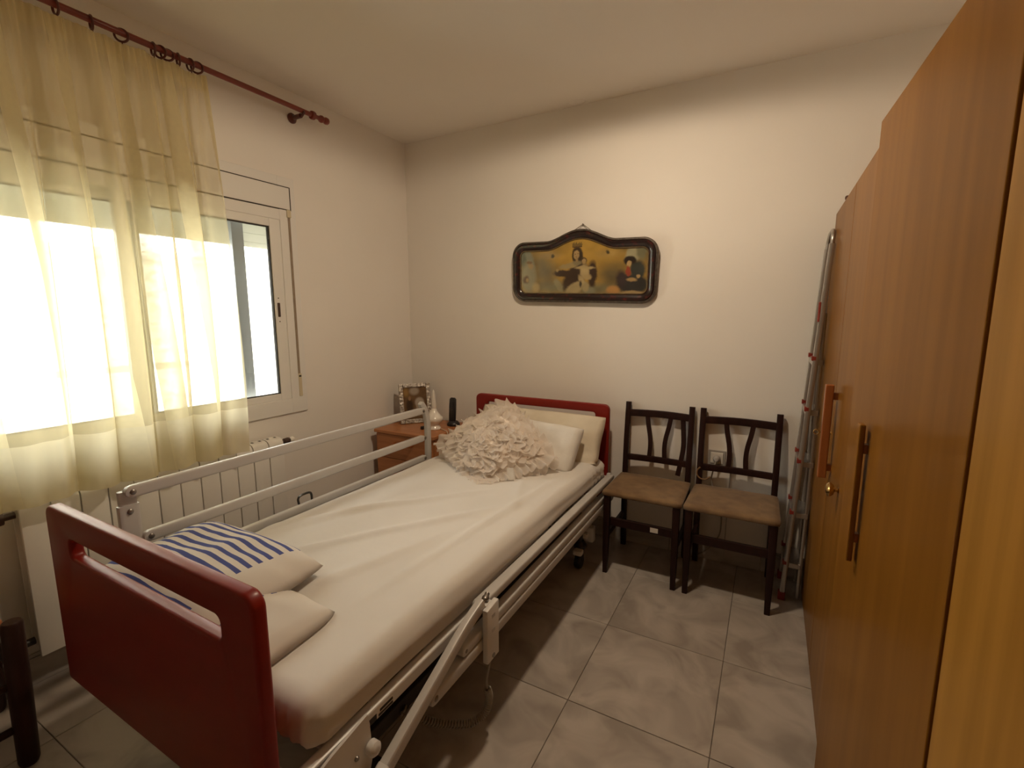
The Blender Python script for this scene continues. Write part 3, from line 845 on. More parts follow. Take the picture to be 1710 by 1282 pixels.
# mattress in its fitted sheet
bm = rbox_grid((0.672, -2.222, 0.445), (1.597, -0.185, 0.572), 0.052, (64, 130, 8))
for v in bm.verts:
    x, y, z = v.co
    top = min(1, max(0, (z - 0.52) / 0.04))
    cx = (x - 1.135) / 0.46; cy = (y + 1.215) / 1.03
    z += top * 0.012 * (1 - cx * cx) * (1 - abs(cy) ** 4)
    for (px, py, dx, dy, wd, am, ln) in ((0.98, -1.35, 0.62, 0.78, 0.022, 0.007, 0.42), (1.14, -1.55, 0.55, 0.83, 0.026, 0.006, 0.50), (0.85, -1.55, 0.45, 0.9, 0.03, 0.005, 0.4),
                                         (1.38, -0.85, -0.35, 0.94, 0.02, 0.004, 0.3), (1.25, -1.8, 0.3, 0.95, 0.035, 0.004, 0.35), (1.45, -1.2, 0.08, 1, 0.02, 0.004, 0.6)):
        d = (x - px) * dy - (y - py) * dx; l = (x - px) * dx + (y - py) * dy
        z += top * 1.9 * am * math.exp(-(d / (wd * 0.8)) ** 2) * math.exp(-(l / ln) ** 2)
    z += top * 0.005 * noise.noise(V((x * 6, y * 4, 1)))
    side = 1 - top
    if x > 1.5:
        k = (y * 1.0)
        x += side * (0.006 * noise.noise(V((y * 3, z * 18, 2))) + 0.004 * math.sin(z * 110 + y * 3))
    if y < -2.13:                                            # elastic gathers at the foot
        y += side * 0.005 * math.sin(x * 2 * math.pi / 0.035)
    if y > -0.45 and x > 1.5:
        x += side * 0.006 * math.sin(y * 2 * math.pi / 0.06 + z * 30)
    v.co = (x, y, z)
ma = obj('mattress', bm, M['sheet'], smooth='all', origin=(1.13, -1.2, 0.445))
tag(ma, 'white mattress in a creased fitted sheet lying on the hospital bed', 'mattress')

# hand control hanging on the lowered rail, with its coiled lead
hc = thing('hand_control', 'flat white bed remote control hooked over the lowered side rail', 'remote control', (1.655, -1.596, 0.33))
bm = B((1.651, -1.632, 0.292), (1.671, -1.560, 0.480), bev=0.004)
for v in bm.verts:
    if v.co.z > 0.4: v.co.z += (v.co.y + 1.596) * 0.10
body = obj('handset', bm, M['bedwhite'], hc, smooth=True)
for zz in (0.445, 0.395): obj('button', B((1.671, -1.606, zz - 0.006), (1.6714, -1.586, zz + 0.006)), M['bedmetal'], body)
obj('lead_socket', LT([(0.008, 0), (0.008, 0.002)], (1.671, -1.597, 0.306), (1, 0, 0), 12), M['bolt'], body)
bm = bmesh.new(); box(bm, (1.628, -1.615, 0.474), (1.655, -1.577, 0.482), bev=0.002)
obj('hook', bm, M['bedwhite'], body)
path = spline([(1.658, -1.596, 0.292), (1.65, -1.594, 0.25), (1.640, -1.592, 0.20), (1.64, -1.588, 0.165)], 6)
bm = T(path, 0.004, seg=8, up=(1, 0, 0))
obj('straight_lead', bm, M['cable'], hc, smooth=True)
ctr = spline([(1.64, -1.588, 0.165), (1.642, -1.580, 0.125), (1.632, -1.592, 0.075), (1.60, -1.635, 0.055), (1.55, -1.69, 0.075), (1.50, -1.74, 0.11), (1.45, -1.79, 0.17)], 34)
turns = 46
# resample the helix finely enough
fine = []
for i in range((len(ctr) - 1) * 3):
    q = i / 3; k = int(q); f = q - k
    p = ctr[k].lerp(ctr[k + 1], f); t = (ctr[k + 1] - ctr[k]).normalized()
    s = t.cross(V((0.3, 0.2, 1))).normalized(); u = s.cross(t)
    a = 2 * math.pi * turns * q / len(ctr)
    fine.append(p + (s * math.cos(a) + u * math.sin(a)) * 0.0105)
obj('coiled_lead', T(fine, 0.0032, seg=6, up=(0.31, 0.2, 0.93)), M['cable'], hc, smooth='all')

# ------------------------------------------------------------------ pillows
SH = 0.577
p = pillow(0.86, 0.34, 0.14, frame_mx((1.175, -0.262, 0.672), (1, 0, -0.01), (0, 0.50, 0.86)), wr=0.012, seed=1, floor=SH - 0.004, pinch=0.05)
o = obj('pillow', p, M['cream'], smooth='all', origin=(1.185, -0.28, 0.6))
tag(o, 'long cream pillow standing against the red headboard', 'pillow')
p = pillow(0.62, 0.30, 0.115, frame_mx((1.215, -0.435, 0.667), (1, -0.04, -0.03), (0, 0.66, 0.75)), wr=0.008, seed=5, floor=SH - 0.004, power=5, pinch=0.03)
o = obj('pillow', p, M['whitecloth'], smooth='all', origin=(1.2, -0.5, 0.6))
tag(o, 'plump white pillow leaning in front of the long cream pillow', 'pillow')
# ruffled cushion
cmx = frame_mx((1.075, -0.595, 0.690), (1.0, 0.03, 0.02), (-0.28, 0.84, 0.42))
for i, q in enumerate(V((-0.28, 0.84, 0.42)).normalized()): cmx[i][1] = q          # the soft cushion sags askew
rot = Matrix.Rotation(math.radians(45), 4, 'Z')
cush = thing('ruffled_cushion', 'square pinkish white cushion covered in tulle ruffles set on its corner', 'cushion', (1.05, -0.62, 0.6))
def droop(bm):
    for v in bm.verts:                                       # side corners hang down over the bed
        a = (v.co.x - 1.075) / 0.385
        v.co.z -= 0.062 * min(1.3, a * a)
        if v.co.z < SH + 0.004: v.co.z = SH + 0.004 + 0.006 * (1 + noise.noise(v.co * 60))
p = pillow(0.46, 0.46, 0.17, cmx @ rot, wr=0.012, seed=9)
droop(p)
obj('cushion_body', p, M['tulle'], cush, smooth='all')
bm = bmesh.new()
def petal(bm, mx, rx, ry, cup, seed):
    n = 5; g = []
    for i in range(n + 1):
        row = []
        for j in range(n + 1):
            u = -1 + 2 * i / n; v = -1 + 2 * j / n
            k = math.sqrt(max(1e-6, 1 - 0.5 * v * v)); l = math.sqrt(max(1e-6, 1 - 0.5 * u * u))
            x, y = u * k, v * l
            rr_ = math.hypot(x, y)
            z = cup * rr_ ** 2 + 0.35 * cup * math.sin(5 * math.atan2(y, x) + seed) * rr_
            q = V((x * 1.4, y * 1.4, seed))
            row.append(bm.verts.new(mx @ V((rx * (x + 0.3 * noise.noise(q)), ry * (y + 0.3 * noise.noise(q + V((5, 5, 5)))), z))))
        g.append(row)
    for i in range(n):
        for j in range(n): bm.faces.new((g[i][j], g[i + 1][j], g[i + 1][j + 1], g[i][j + 1]))
rg = random.Random(3)
for k in range(270):
    u = rg.uniform(-1, 1); v = rg.uniform(-1, 1)
    t = max(0.0, 1 - abs(u) ** 2.6) ** 0.55 * max(0.0, 1 - abs(v) ** 2.6) ** 0.55
    base = (cmx @ rot) @ Matrix.Translation((0.235 * u, 0.235 * v, 0.085 * t))
    tilt = Matrix.Rotation(rg.uniform(-0.42, 0.42), 4, 'X') @ Matrix.Rotation(rg.uniform(-0.42, 0.42), 4, 'Y') @ Matrix.Rotation(rg.uniform(0, 6.28), 4, 'Z')
    petal(bm, base @ tilt, rg.uniform(0.034, 0.058), rg.uniform(0.026, 0.042), rg.uniform(0.004, 0.012), rg.uniform(0, 50))
# wavy frill round the seam, two layers
for lay in range(2):
    n = 420; rows = []
    for i in range(n):
        s = 4 * i / n; e = int(s); f = s - e
        c = [(-1, -1), (1, -1), (1, 1), (-1, 1)]
        a, b = V(c[e]), V(c[(e + 1) % 4]); q = a.lerp(b, f)
        ex = 0.045 * math.sin(f * math.pi)
        q2 = V((q[0] * (1 - ex), q[1] * (1 - ex)))
        d = V((q[0], q[1])); d = d / max(abs(d[0]), abs(d[1]))
        d = V((math.copysign(abs(q[0]) ** 6, q[0]), math.copysign(abs(q[1]) ** 6, q[1]))).normalized()
        row = []
        for j in range(5):
            w = j / 4; wave = math.sin(i * 0.55 + lay * 2 + 1.5 * noise.noise(V((i * 0.11, lay, 0))))
            ww = 0.075 * (1 + 0.35 * noise.noise(V((i * 0.16, lay * 7, 3))))
            p = V((0.222 * q2[0] + d[0] * ww * w, 0.222 * q2[1] + d[1] * ww * w, (0.022 if lay else -0.006) + w * (0.020 * wave + 0.012 * lay)))
            tang = V((-d[1], d[0]))
            p.x += tang[0] * 0.010 * w * math.cos(i * 0.55 + lay); p.y += tang[1] * 0.010 * w * math.cos(i * 0.55 + lay)
            row.append(bm.verts.new((cmx @ rot) @ p))
        rows.append(row)
    for i in range(n):
        a, b = rows[i], rows[(i + 1) % n]
        for j in range(4): bm.faces.new((a[j], b[j], b[j + 1], a[j + 1]))
droop(bm)
o = obj('tulle_ruffle', bm, M['net'], cush, smooth='all'); o['kind'] = 'stuff'
bm = B((-0.016, -0.03, -0.0008), (0.016, 0.03, 0.0008), mx=frame_mx((1.300, -0.805, 0.612), (0.85, 0.5, 0.05), (0.15, -0.35, -0.85)))
obj('care_tag', bm, M['whitecloth'], cush)

# striped pillows at the foot
p = pillow(0.74, 0.31, 0.075, frame_mx((1.045, -2.118, 0.600), (1, 0.03, -0.01), (0.0, 1, 0.03)), wr=0.008, seed=21, floor=SH - 0.002, flat=0.2, pinch=0.03, corner=0.08, sag=0.018)
o = obj('pillow', p, M['stripe'], smooth='all', origin=(1.05, -2.1, 0.6))
tag(o, 'lower blue striped pillow with white end lying by the footboard', 'pillow', 'blue striped pillows at the foot of the bed')
p = pillow(0.58, 0.40, 0.115, frame_mx((0.950, -2.055, 0.652), (1, 0.06, -0.06), (0.0, 1, 0.02)), wr=0.010, seed=34, flat=0.35, wscale=7, pinch=0.03, corner=0.08, sag=0.022)
o = obj('pillow', p, M['stripe'], smooth='all', origin=(0.95, -2.05, 0.7))
tag(o, 'upper blue striped pillow, crumpled, resting on the other striped pillow', 'pillow', 'blue striped pillows at the foot of the bed')

# ------------------------------------------------------------------ nightstand and what stands on it
NX0, NX1, NY0, NY1, NZ = 0.055, 0.560, -0.475, -0.03, 0.628
ns_ = thing('nightstand', 'orange brown wooden nightstand with drawers in the corner by the bed', 'nightstand', (0.31, -0.25, 0))
bm = bmesh.new()
box(bm, (NX0 + 0.012, NY0 + 0.03, 0.0), (NX0 + 0.03, NY1, 0.606)); box(bm, (NX1 - 0.03, NY0 + 0.03, 0.0), (NX1 - 0.012, NY1, 0.606))
box(bm, (NX0 + 0.03, NY1 - 0.012, 0.03), (NX1 - 0.03, NY1, 0.606)); box(bm, (NX0 + 0.03, NY0 + 0.03, 0.05), (NX1 - 0.03, NY1 - 0.012, 0.068))
box(bm, (NX0 + 0.03, NY0 + 0.05, 0.0), (NX1 - 0.03, NY0 + 0.065, 0.05))
obj('carcass', bm, M['night'], ns_)
obj('top', B((NX0, NY0, 0.606), (NX1, NY1, NZ), bev=0.004), M['nightfront'], ns_)
for z0, z1 in ((0.440, 0.602), (0.262, 0.436), (0.055, 0.258)):
    d = obj('drawer', B((NX0 + 0.014, NY0 + 0.010, z0), (NX1 - 0.014, NY0 + 0.030, z1), bev=0.003), M['nightfront'], ns_)
    zc = z1 - 0.055; xc = (NX0 + NX1) / 2
    bm = T([(xc - 0.075, NY0 + 0.012, zc), (xc - 0.075, NY0 - 0.014, zc), (xc - 0.068, NY0 - 0.018, zc), (xc + 0.068, NY0 - 0.018, zc), (xc + 0.075, NY0 - 0.014, zc), (xc + 0.075, NY0 + 0.012, zc)],
           (0.006, 0.008), seg=10, square=True)
    obj('handle', bm, M['handlewood'], d, smooth=True)
# silver photo frame facing the room
pf = thing('photo_frame', 'silver relief photo frame holding a brown photograph on the nightstand', 'photo frame', (0.20, -0.20, NZ))
W_, H_ = 0.225, 0.285
pmx = frame_mx((0.205, -0.205, NZ + 0.001), (0.62, 0.785, 0), (-0.16, 0.13, 1.0))          # x along frame, y up
bm = bmesh.new(); fw = 0.030
def pbox(bm, a, b, bev=0.0): box(bm, a, b, bev=bev, mx=pmx)
pbox(bm, (-W_ / 2, 0, -0.008), (-W_ / 2 + fw, H_, 0.010), 0.004); pbox(bm, (W_ / 2 - fw, 0, -0.008), (W_ / 2, H_, 0.010), 0.004)
pbox(bm, (-W_ / 2 + fw, 0, -0.008), (W_ / 2 - fw, fw, 0.010), 0.004); pbox(bm, (-W_ / 2 + fw, H_ - fw, -0.008), (W_ / 2 - fw, H_, 0.010), 0.004)
obj('frame', bm, M['silver'], pf)
bm = bmesh.new(); pbox(bm, (-W_ / 2 + 0.002, 0.002, -0.016), (W_ / 2 - 0.002, H_ - 0.002, -0.008))
hexa(bm, [pmx @ V(q) for q in ((-0.02, 0.17, -0.016), (0.02, 0.17, -0.016), (0.02, 0.20, -0.016), (-0.02, 0.20, -0.016))],
     [V((*(pmx @ V(q)).xy, NZ + 0.002)) + V((-0.07, 0.06, 0)) for q in ((-0.02, 0.0, -0.05), (0.02, 0.0, -0.05), (0.02, 0.0, -0.054), (-0.02, 0.0, -0.054))])
obj('back_board', bm, M['blackmetal'], pf)

def painted(name, nx, nz, place, colour, mt, parent):
    me = bpy.data.meshes.new(name)
    off = world_loc(parent)
    vs = []; cols = []
    for j in range(nz + 1):
        for i in range(nx + 1):
            u, v = i / nx, j / nz
            vs.append(place(u, v) - off); cols.append(colour(u, v))
    fs = [(j * (nx + 1) + i, j * (nx + 1) + i + 1, (j + 1) * (nx + 1) + i + 1, (j + 1) * (nx + 1) + i) for j in range(nz) for i in range(nx)]
    me.from_pydata(vs, [], fs); me.materials.append(mt)
    at = me.color_attributes.new('ink', 'FLOAT_COLOR', 'POINT')
    at.data.foreach_set('color', [c for col in cols for c in (*col, 1.0)])
    o = bpy.data.objects.new(name, me); COL.objects.link(o); o.parent = parent
    return o
def mixc(a, b, t): return tuple(a[i] + (b[i] - a[i]) * t for i in range(3))
def ell(u, v, cu, cv, ru, rv, soft=0.25, rot=0.0):
    du, dv = (u - cu), (v - cv)
    c, s = math.cos(rot), math.sin(rot)
    x, y = (du * c + dv * s) / ru, (-du * s + dv * c) / rv
    d = math.sqrt(x * x + y * y)
    return min(1.0, max(0.0, (1 + soft - d) / (2 * soft)))
def photo_col(u, v):
    c = mixc((0.10, 0.055, 0.025), (0.17, 0.10, 0.045), 0.5 + 0.5 * noise.noise(V((u * 5, v * 5, 1))))
    c = mixc(c, (0.30, 0.18, 0.06), ell(u, v, 0.12, 0.85, 0.12, 0.12, 0.5))
    c = mixc(c, (0.36, 0.31, 0.25), ell(u, v, 0.48, 0.88, 0.19, 0.12, 0.3))
    c = mixc(c, (0.42, 0.37, 0.31), ell(u, v, 0.68, 0.52, 0.19, 0.15, 0.2))
    c = mixc(c, (0.36, 0.30, 0.24), ell(u, v, 0.62, 0.30, 0.10, 0.18, 0.3))
    c = mixc(c, (0.035, 0.02, 0.012), ell(u, v, 0.26, 0.40, 0.14, 0.26, 0.25))
    c = mixc(c, (0.26, 0.16, 0.09), ell(u, v, 0.27, 0.66, 0.06, 0.07, 0.25))
    return c
painted('photograph', 40, 56, lambda u, v: pmx @ V((-W_ / 2 + fw - 0.002 + u * (W_ - 2 * fw + 0.004), fw - 0.002 + v * (H_ - 2 * fw + 0.004), 0.002)), photo_col, M['photo'], pf)

lx, ly = 0.425, -0.285
nl = thing('night_lamp', 'white porcelain night lamp with bulbous base and tall slim top', 'lamp', (lx, ly, NZ))
obj('base', LT([(0.044, 0.0), (0.046, 0.004), (0.044, 0.012), (0.034, 0.022), (0.031, 0.030), (0.036, 0.038), (0.056, 0.056), (0.062, 0.070), (0.058, 0.084), (0.040, 0.100),
                (0.026, 0.120), (0.018, 0.136), (0.016, 0.142)], (lx, ly, NZ + 0.0005), seg=28), M['porcelain'], nl, smooth='all')
obj('shade', LT([(0.0155, 0.0), (0.0165, 0.004), (0.015, 0.04), (0.011, 0.085), (0.007, 0.115), (0.002, 0.128)], (lx, ly, NZ + 0.142), seg=20), M['porcelain'], nl, smooth='all')
obj('lamp_cord', T(spline([(lx + 0.04, ly + 0.008, NZ + 0.008), (lx + 0.075, ly - 0.005, NZ + 0.005), (lx + 0.105, ly - 0.02, NZ + 0.005), (lx + 0.132, ly - 0.035, NZ + 0.004), (lx + 0.1425, ly - 0.045, NZ - 0.03), (lx + 0.1425, ly - 0.05, NZ - 0.12)], 6), 0.0028, seg=8),
    M['cablecream'], nl, smooth=True)
px, py = 0.470, -0.135
ph = thing('cordless_phone', 'black cordless telephone upright in its charging cradle on the nightstand', 'telephone', (px, py, NZ))
bm = bmesh.new(); lathe(bm, [(0.044, 0.0), (0.046, 0.006), (0.044, 0.016), (0.036, 0.024), (0.028, 0.032)], (px + 0.006, py, NZ + 0.0005), seg=24)
obj('cradle', bm, M['black'], ph, smooth=True)
bm = bmesh.new()
tube(bm, [(px, py - 0.006, NZ + 0.018), (px, py - 0.002, NZ + 0.06), (px, py + 0.004, NZ + 0.14), (px, py + 0.008, NZ + 0.185), (px, py + 0.009, NZ + 0.195)], [(0.023, 0.013), (0.024, 0.014), (0.024, 0.014), (0.023, 0.012), (0.014, 0.007)], seg=16, up=(0, 1, 0), square=True)
hs = obj('handset', bm, M['black'], ph, smooth=True)
bm = bmesh.new(); box(bm, (px - 0.015, py - 0.0128, NZ + 0.13), (px + 0.015, py - 0.0105, NZ + 0.165), bev=0.001)
obj('display', bm, mat('dark_display', (0.03, 0.028, 0.032), (0.04, 0.038, 0.042), 0.15, scale=(9, 9, 9)), hs)
obj('keypad', B((px - 0.016, py - 0.0172, NZ + 0.055), (px + 0.016, py - 0.0085, NZ + 0.115), bev=0.002), M['blackmetal'], hs)
bm = B((0.352, -0.345, NZ + 0.0005), (0.372, -0.318, NZ + 0.022), bev=0.004)
tag(obj('small_box', bm, M['black'], origin=(0.362, -0.33, NZ)), 'tiny black box on the nightstand in front of the photo frame', 'box')

# ------------------------------------------------------------------ chairs
def make_chair(x0, x1, label):
    """dining chair against the back wall: x0..x1 outer width"""
    c = thing('dining_chair', label, 'chair', ((x0 + x1) / 2, -0.23, 0), 'dark wooden chairs against the back wall')
    w = 0.033
    for s, xa in ((0, x0 + 0.012), (1, x1 - 0.012 - w)):
        bm = bmesh.new()     # rear post, raked back a little above the seat
        lv = [(0.0, -0.052, 0.028), (0.22, -0.062, 0.032), (0.45, -0.066, 0.033), (0.66, -0.054, 0.031), (0.885, -0.030, 0.027)]
        tube(bm, [(xa + w / 2, yy, zz) for zz, yy, _ in lv], [(w / 2 * 0.92, d / 2) for _, _, d in lv], seg=12, square=True, up=(0, 1, 0))
        obj('rear_post', bm, M['chairwood'], c, smooth=True)
        bm = bmesh.new()
        tube(bm, [(xa + w / 2, -0.418, 0.0), (xa + w / 2, -0.412, 0.25), (xa + w / 2, -0.410, 0.440)], [(0.0125, 0.0125), (0.017, 0.016), (0.018, 0.017)], seg=12, square=True, up=(0, 1, 0))
        obj('front_leg', bm, M['chairwood'], c, smooth=True)
        obj('side_stretcher', B((xa + 0.007, -0.405, 0.195), (xa + w - 0.007, -0.07, 0.228), bev=0.003), M['chairwood'], c)
    a, b = x0 + 0.012 + w, x1 - 0.012 - w
    obj('front_stretcher', B((a - 0.004, -0.396, 0.262), (b + 0.004, -0.376, 0.306), bev=0.003), M['chairwood'], c)
    def rail(name, z0, z1, y):
        bm = bmesh.new(); n = 10
        P_ = [(a - 0.006 + (b - a + 0.012) * k / n, y + 0.010 * math.sin(math.pi * k / n), (z0 + z1) / 2 + (0.004 * math.sin(math.pi * k / n) if z0 > 0.7 else 0)) for k in range(n + 1)]
        tube(bm, P_, (0.009, (z1 - z0) / 2), seg=12, square=True)
        obj(name, bm, M['chairwood'], c, smooth=True)
    rail('top_rail', 0.802, 0.842, -0.040); rail('lower_rail', 0.542, 0.578, -0.062)
    xm = (a + b) / 2
    for s in (-1, 1):
        P_ = spline([(xm + s * 0.066, -0.030, 0.815), (xm + s * 0.058, -0.036, 0.76), (xm + s * 0.044, -0.044, 0.69), (xm + s * 0.040, -0.050, 0.63), (xm + s * 0.044, -0.053, 0.56)], 5)
        obj('back_slat', T(P_, (0.0125, 0.007), seg=10, square=True, up=(0, 1, 0)), M['chairwood'], c, smooth=True)
    bm = rbox_grid((x0, -0.436, 0.437), (x1, -0.072, 0.468), 0.014, (14, 14, 4))
    for v in bm.verts:
        u = (v.co.x - (x0 + x1) / 2) / ((x1 - x0) / 2); t = (v.co.y + 0.254) / 0.182
        if v.co.z > 0.455: v.co.z += 0.008 * (1 - u * u) * (1 - t * t) + 0.002 * noise.noise(v.co * 20)
        v.co.x = (x0 + x1) / 2 + (v.co.x - (x0 + x1) / 2) * (1 - 0.02 * (t + 1))
    obj('seat', bm, M['suede'], c, smooth='all')
    return c
ch1 = make_chair(1.649, 2.062, 'dark wooden chair with brown suede seat beside the bed, white sticker on stretcher')
ch2 = make_chair(2.064, 2.490, 'dark wooden chair with brown suede seat between the other chair and stepladder')
obj('maker_sticker', B((1.905, -0.3975, 0.272), (1.945, -0.3958, 0.297)), M['plate'], ch1)
P_ = spline([(1.985, -0.028, 0.835), (1.992, -0.036, 0.76), (1.999, -0.05, 0.66), (1.990, -0.060, 0.57), (1.978, -0.07, 0.49)], 5)
obj('loose_slat', T(P_, (0.013, 0.007), seg=10, square=True, up=(0, 1, 0)), M['chairwood'], ch1, smooth=True)

# ------------------------------------------------------------------ wall socket and lead
so = thing('wall_socket', 'white wall socket in a grey surround low on the back wall', 'socket', (2.172, 0, 0.605))
obj('surround', B((2.128, -0.008, 0.562), (2.216, 0.0, 0.648), bev=0.002), M['plategrey'], so)
so_p = obj('socket_plate', B((2.140, -0.012, 0.574), (2.204, -0.004, 0.636), bev=0.002), M['plate'], so)
pc = thing('power_lead', 'grey plug and lead drooping from the wall socket behind the chairs', 'cable', (2.17, -0.03, 0.3))
obj('plug', LT([(0.019, 0.0), (0.019, 0.014), (0.014, 0.028), (0.009, 0.034)], (2.172, -0.0125, 0.604), (0, -1, 0), 18), M['plategrey'], pc, smooth=True)
obj('lead', T(spline([(2.172, -0.042, 0.600), (2.166, -0.044, 0.57), (2.157, -0.034, 0.525), (2.152, -0.030, 0.485), (2.165, -0.030, 0.44), (2.195, -0.024, 0.38), (2.212, -0.022, 0.30), (2.216, -0.022, 0.21),
                      (2.205, -0.022, 0.15), (2.165, -0.024, 0.085), (2.12, -0.03, 0.04), (2.06, -0.04, 0.0045), (1.98, -0.09, 0.0045)], 8), 0.004, seg=8, up=(0, 1, 0)), M['cable'], pc, smooth=True)
hk = T(spline([(2.150, -0.078, 0.515), (2.128, -0.085, 0.498), (2.100, -0.086, 0.500), (2.083, -0.083, 0.518), (2.084, -0.080, 0.545), (2.097, -0.078, 0.560)], 6), 0.0042, seg=8, up=(0, 1, 0))
tag(obj('brown_loop', hk, mat('brown_cord', (0.17, 0.09, 0.035), (0.22, 0.12, 0.05), 0.6, scale=(40, 40, 40)), smooth=True, origin=(2.1, -0.08, 0.53)),
    'open brown loop hooked on the lower back rail of the chair by the stepladder', 'hook')
tag(obj('thin_cable', T(spline([(2.243, -0.0045, 0.645), (2.244, -0.0045, 0.5), (2.241, -0.0045, 0.3), (2.24, -0.0165, 0.135), (2.238, -0.0165, 0.03)], 8), 0.0022, seg=6, up=(0, 1, 0)), M['plategrey'], smooth=True, origin=(2.24, -0.004, 0.4)),
    'thin pale cable running straight down the wall beside the plug', 'cable')

# ------------------------------------------------------------------ stepladder
ld = thing('stepladder', 'folded aluminium stepladder with red fittings leaning between chairs and wardrobe', 'ladder', (2.56, -0.15, 0))
def rx(z): return 2.522 + z * 0.0445
YN, YF = -0.248, -0.035
for yy in (YN, YF):
    r = obj('front_rail', T([(rx(0.03), yy, 0.028), (rx(1.45), yy, 1.45), (rx(1.70), yy, 1.70)], (0.0135, 0.0115), seg=12, square=True, up=(1, 0, 0)), M['alu'], ld, smooth=True)
    obj('rubber_foot', B((rx(0) - 0.016, yy - 0.014, 0.0), (rx(0) + 0.016, yy + 0.014, 0.045), bev=0.004), M['redplastic'], r)
    z = 1.70
pts = spline([(rx(1.68), YN, 1.68), (rx(1.73), YN + 0.004, 1.73), (rx(1.76), YN + 0.04, 1.76), (rx(1.765), (YN + YF) / 2, 1.765), (rx(1.76), YF - 0.04, 1.76), (rx(1.73), YF - 0.004, 1.73), (rx(1.68), YF, 1.68)], 5)
obj('top_hoop', T(pts, 0.0085, seg=10, up=(1, 0, 0)), M['alu'], ld, smooth=True)
for z in (0.19, 0.45, 0.705, 0.955, 1.19):
    x0 = rx(z) - 0.012; x1 = min(2.608, x0 + 0.075)
    bm = B((x0, YN + 0.012, z - 0.026), (x1, YF - 0.012, z), bev=0.003)
    for k in range(5):
        yk = YN + 0.03 + k * 0.034
    for k in range(4):
        xk = x0 + 0.008 + k * (x1 - x0 - 0.016) / 3
        box(bm, (xk - 0.002, YN + 0.016, z), (xk + 0.002, YF - 0.016, z + 0.002))
    s = obj('step', bm, M['alu'], ld)
    for yy in (YN, YF): obj('red_clip', B((rx(z) - 0.016, yy - 0.0135, z - 0.004), (rx(z) + 0.004, yy + 0.0135, z + 0.018), bev=0.003), M['redplastic'], s)
for yy in (YN + 0.022, YF - 0.022):
    z1 = 1.40
    obj('rear_leg', T([(2.590, yy, 0.01), (2.598, yy, 0.6), (rx(z1) + 0.014, yy, z1)], (0.008, 0.008), seg=10, square=True, up=(1, 0, 0)), M['alu'], ld, smooth=True)
obj('red_cap', B((rx(1.43) - 0.018, YN - 0.014, 1.36), (rx(1.43) - 0.008, YN + 0.006, 1.45), bev=0.004), M['redplastic'], ld)

# ------------------------------------------------------------------ wardrobe
wd = thing('wardrobe', 'tall glossy honey coloured wooden wardrobe with bar handles and brass knob', 'wardrobe', (2.9, -1.8, 0))
WT = 1.838; FX = 2.612
bm = bmesh.new()
box(bm, (FX + 0.022, -3.42, 0.07), (RX - 0.01, -3.40, WT)); box(bm, (FX + 0.022, -0.155, 0.07), (RX - 0.01, -0.135, WT))
box(bm, (FX + 0.022, -3.40, WT - 0.02), (RX - 0.01, -0.155, WT)); box(bm, (FX + 0.022, -3.40, 0.07), (RX - 0.01, -0.155, 0.09))
box(bm, (RX - 0.02, -3.40, 0.09), (RX - 0.01, -0.155, WT - 0.02))
for yy in (-0.735, -1.335, -2.035, -2.72): box(bm, (FX + 0.022, yy - 0.01, 0.09), (RX - 0.02, yy + 0.01, WT - 0.02))
obj('carcass', bm, M['ward2'], wd)
obj('plinth', B((FX + 0.012, -3.42, 0.0), (RX - 0.01, -0.135, 0.07)), M['ward'], wd)
doors = []
for y0, y1 in ((-0.732, -0.137), (-1.330, -0.738)):
    doors.append(obj('door', B((FX, y0, 0.012), (FX + 0.02, y1, WT + 0.004), bev=0.002), M['ward'], wd, origin=(FX, (y0 + y1) / 2, 0.9)))
# third door stands ajar, hinged at its near edge
ang = math.radians(-2.35)
mx = Matrix.Translation((FX, -2.030, 0)) @ Matrix.Rotation(-ang, 4, 'Z')
d3 = obj('door', B((0, 0.004, 0.012), (0.02, 0.695, WT + 0.004), bev=0.002, mx=mx), M['ward'], wd, origin=(FX, -1.68, 0.9))
d4 = obj('door', B((FX - 0.004, -2.715, 0.012), (FX + 0.016, -2.052, WT + 0.004), bev=0.002), M['ward2'], wd, origin=(FX, -2.38, 0.9))
d5 = obj('door', B((FX, -3.415, 0.012), (FX + 0.02, -2.725, WT + 0.004), bev=0.002), M['ward2'], wd, origin=(FX, -3.07, 0.9))
obj('dark_gap_strip', B((FX + 0.016, -2.052, 0.012), (FX + 0.021, -2.030, WT)), M['darkgap'], wd)  # dark brown strip put in as the darkness of the gap between doors
# handle bar, key and knob on the second door
h1 = obj('handle', B((2.572, -0.815, 0.812), (2.598, -0.785, 1.150), bev=0.003), M['handlewood'], doors[1])
for z in (0.85, 1.11): obj('handle_post', B((2.597, -0.808, z - 0.012), (FX + 0.0005, -0.792, z + 0.012)), M['handlewood'], doors[1])
bm = bmesh.new()
lathe(bm, [(0.008, 0.0), (0.0025, 0.003), (0.0025, 0.036)], (FX, -0.70, 0.955), (-1, 0, 0), 10)
kp = [(2.566 + 0.009 * math.cos(a), -0.70, 0.955 + 0.009 * math.sin(a)) for a in [2 * math.pi * k / 14 for k in range(14)]]
tube(bm, kp, 0.0022, seg=6, closed=True, up=(0, 1, 0))
obj('key', bm, M['brass'], doors[0], smooth=True)
bm = LT([(0.012, 0.0), (0.006, 0.003), (0.006, 0.010), (0.016, 0.014), (0.0215, 0.020), (0.0225, 0.026), (0.018, 0.032), (0.006, 0.036), (0.001, 0.0362)], (FX, -1.03, 0.842), (-1, 0, 0), 24)
obj('brass_knob', bm, M['brass'], doors[1], smooth=True)
h2 = obj('handle', B((-0.020, 0.480, 0.845), (-0.008, 0.508, 1.160), bev=0.003, mx=mx), M['ward'], d3)
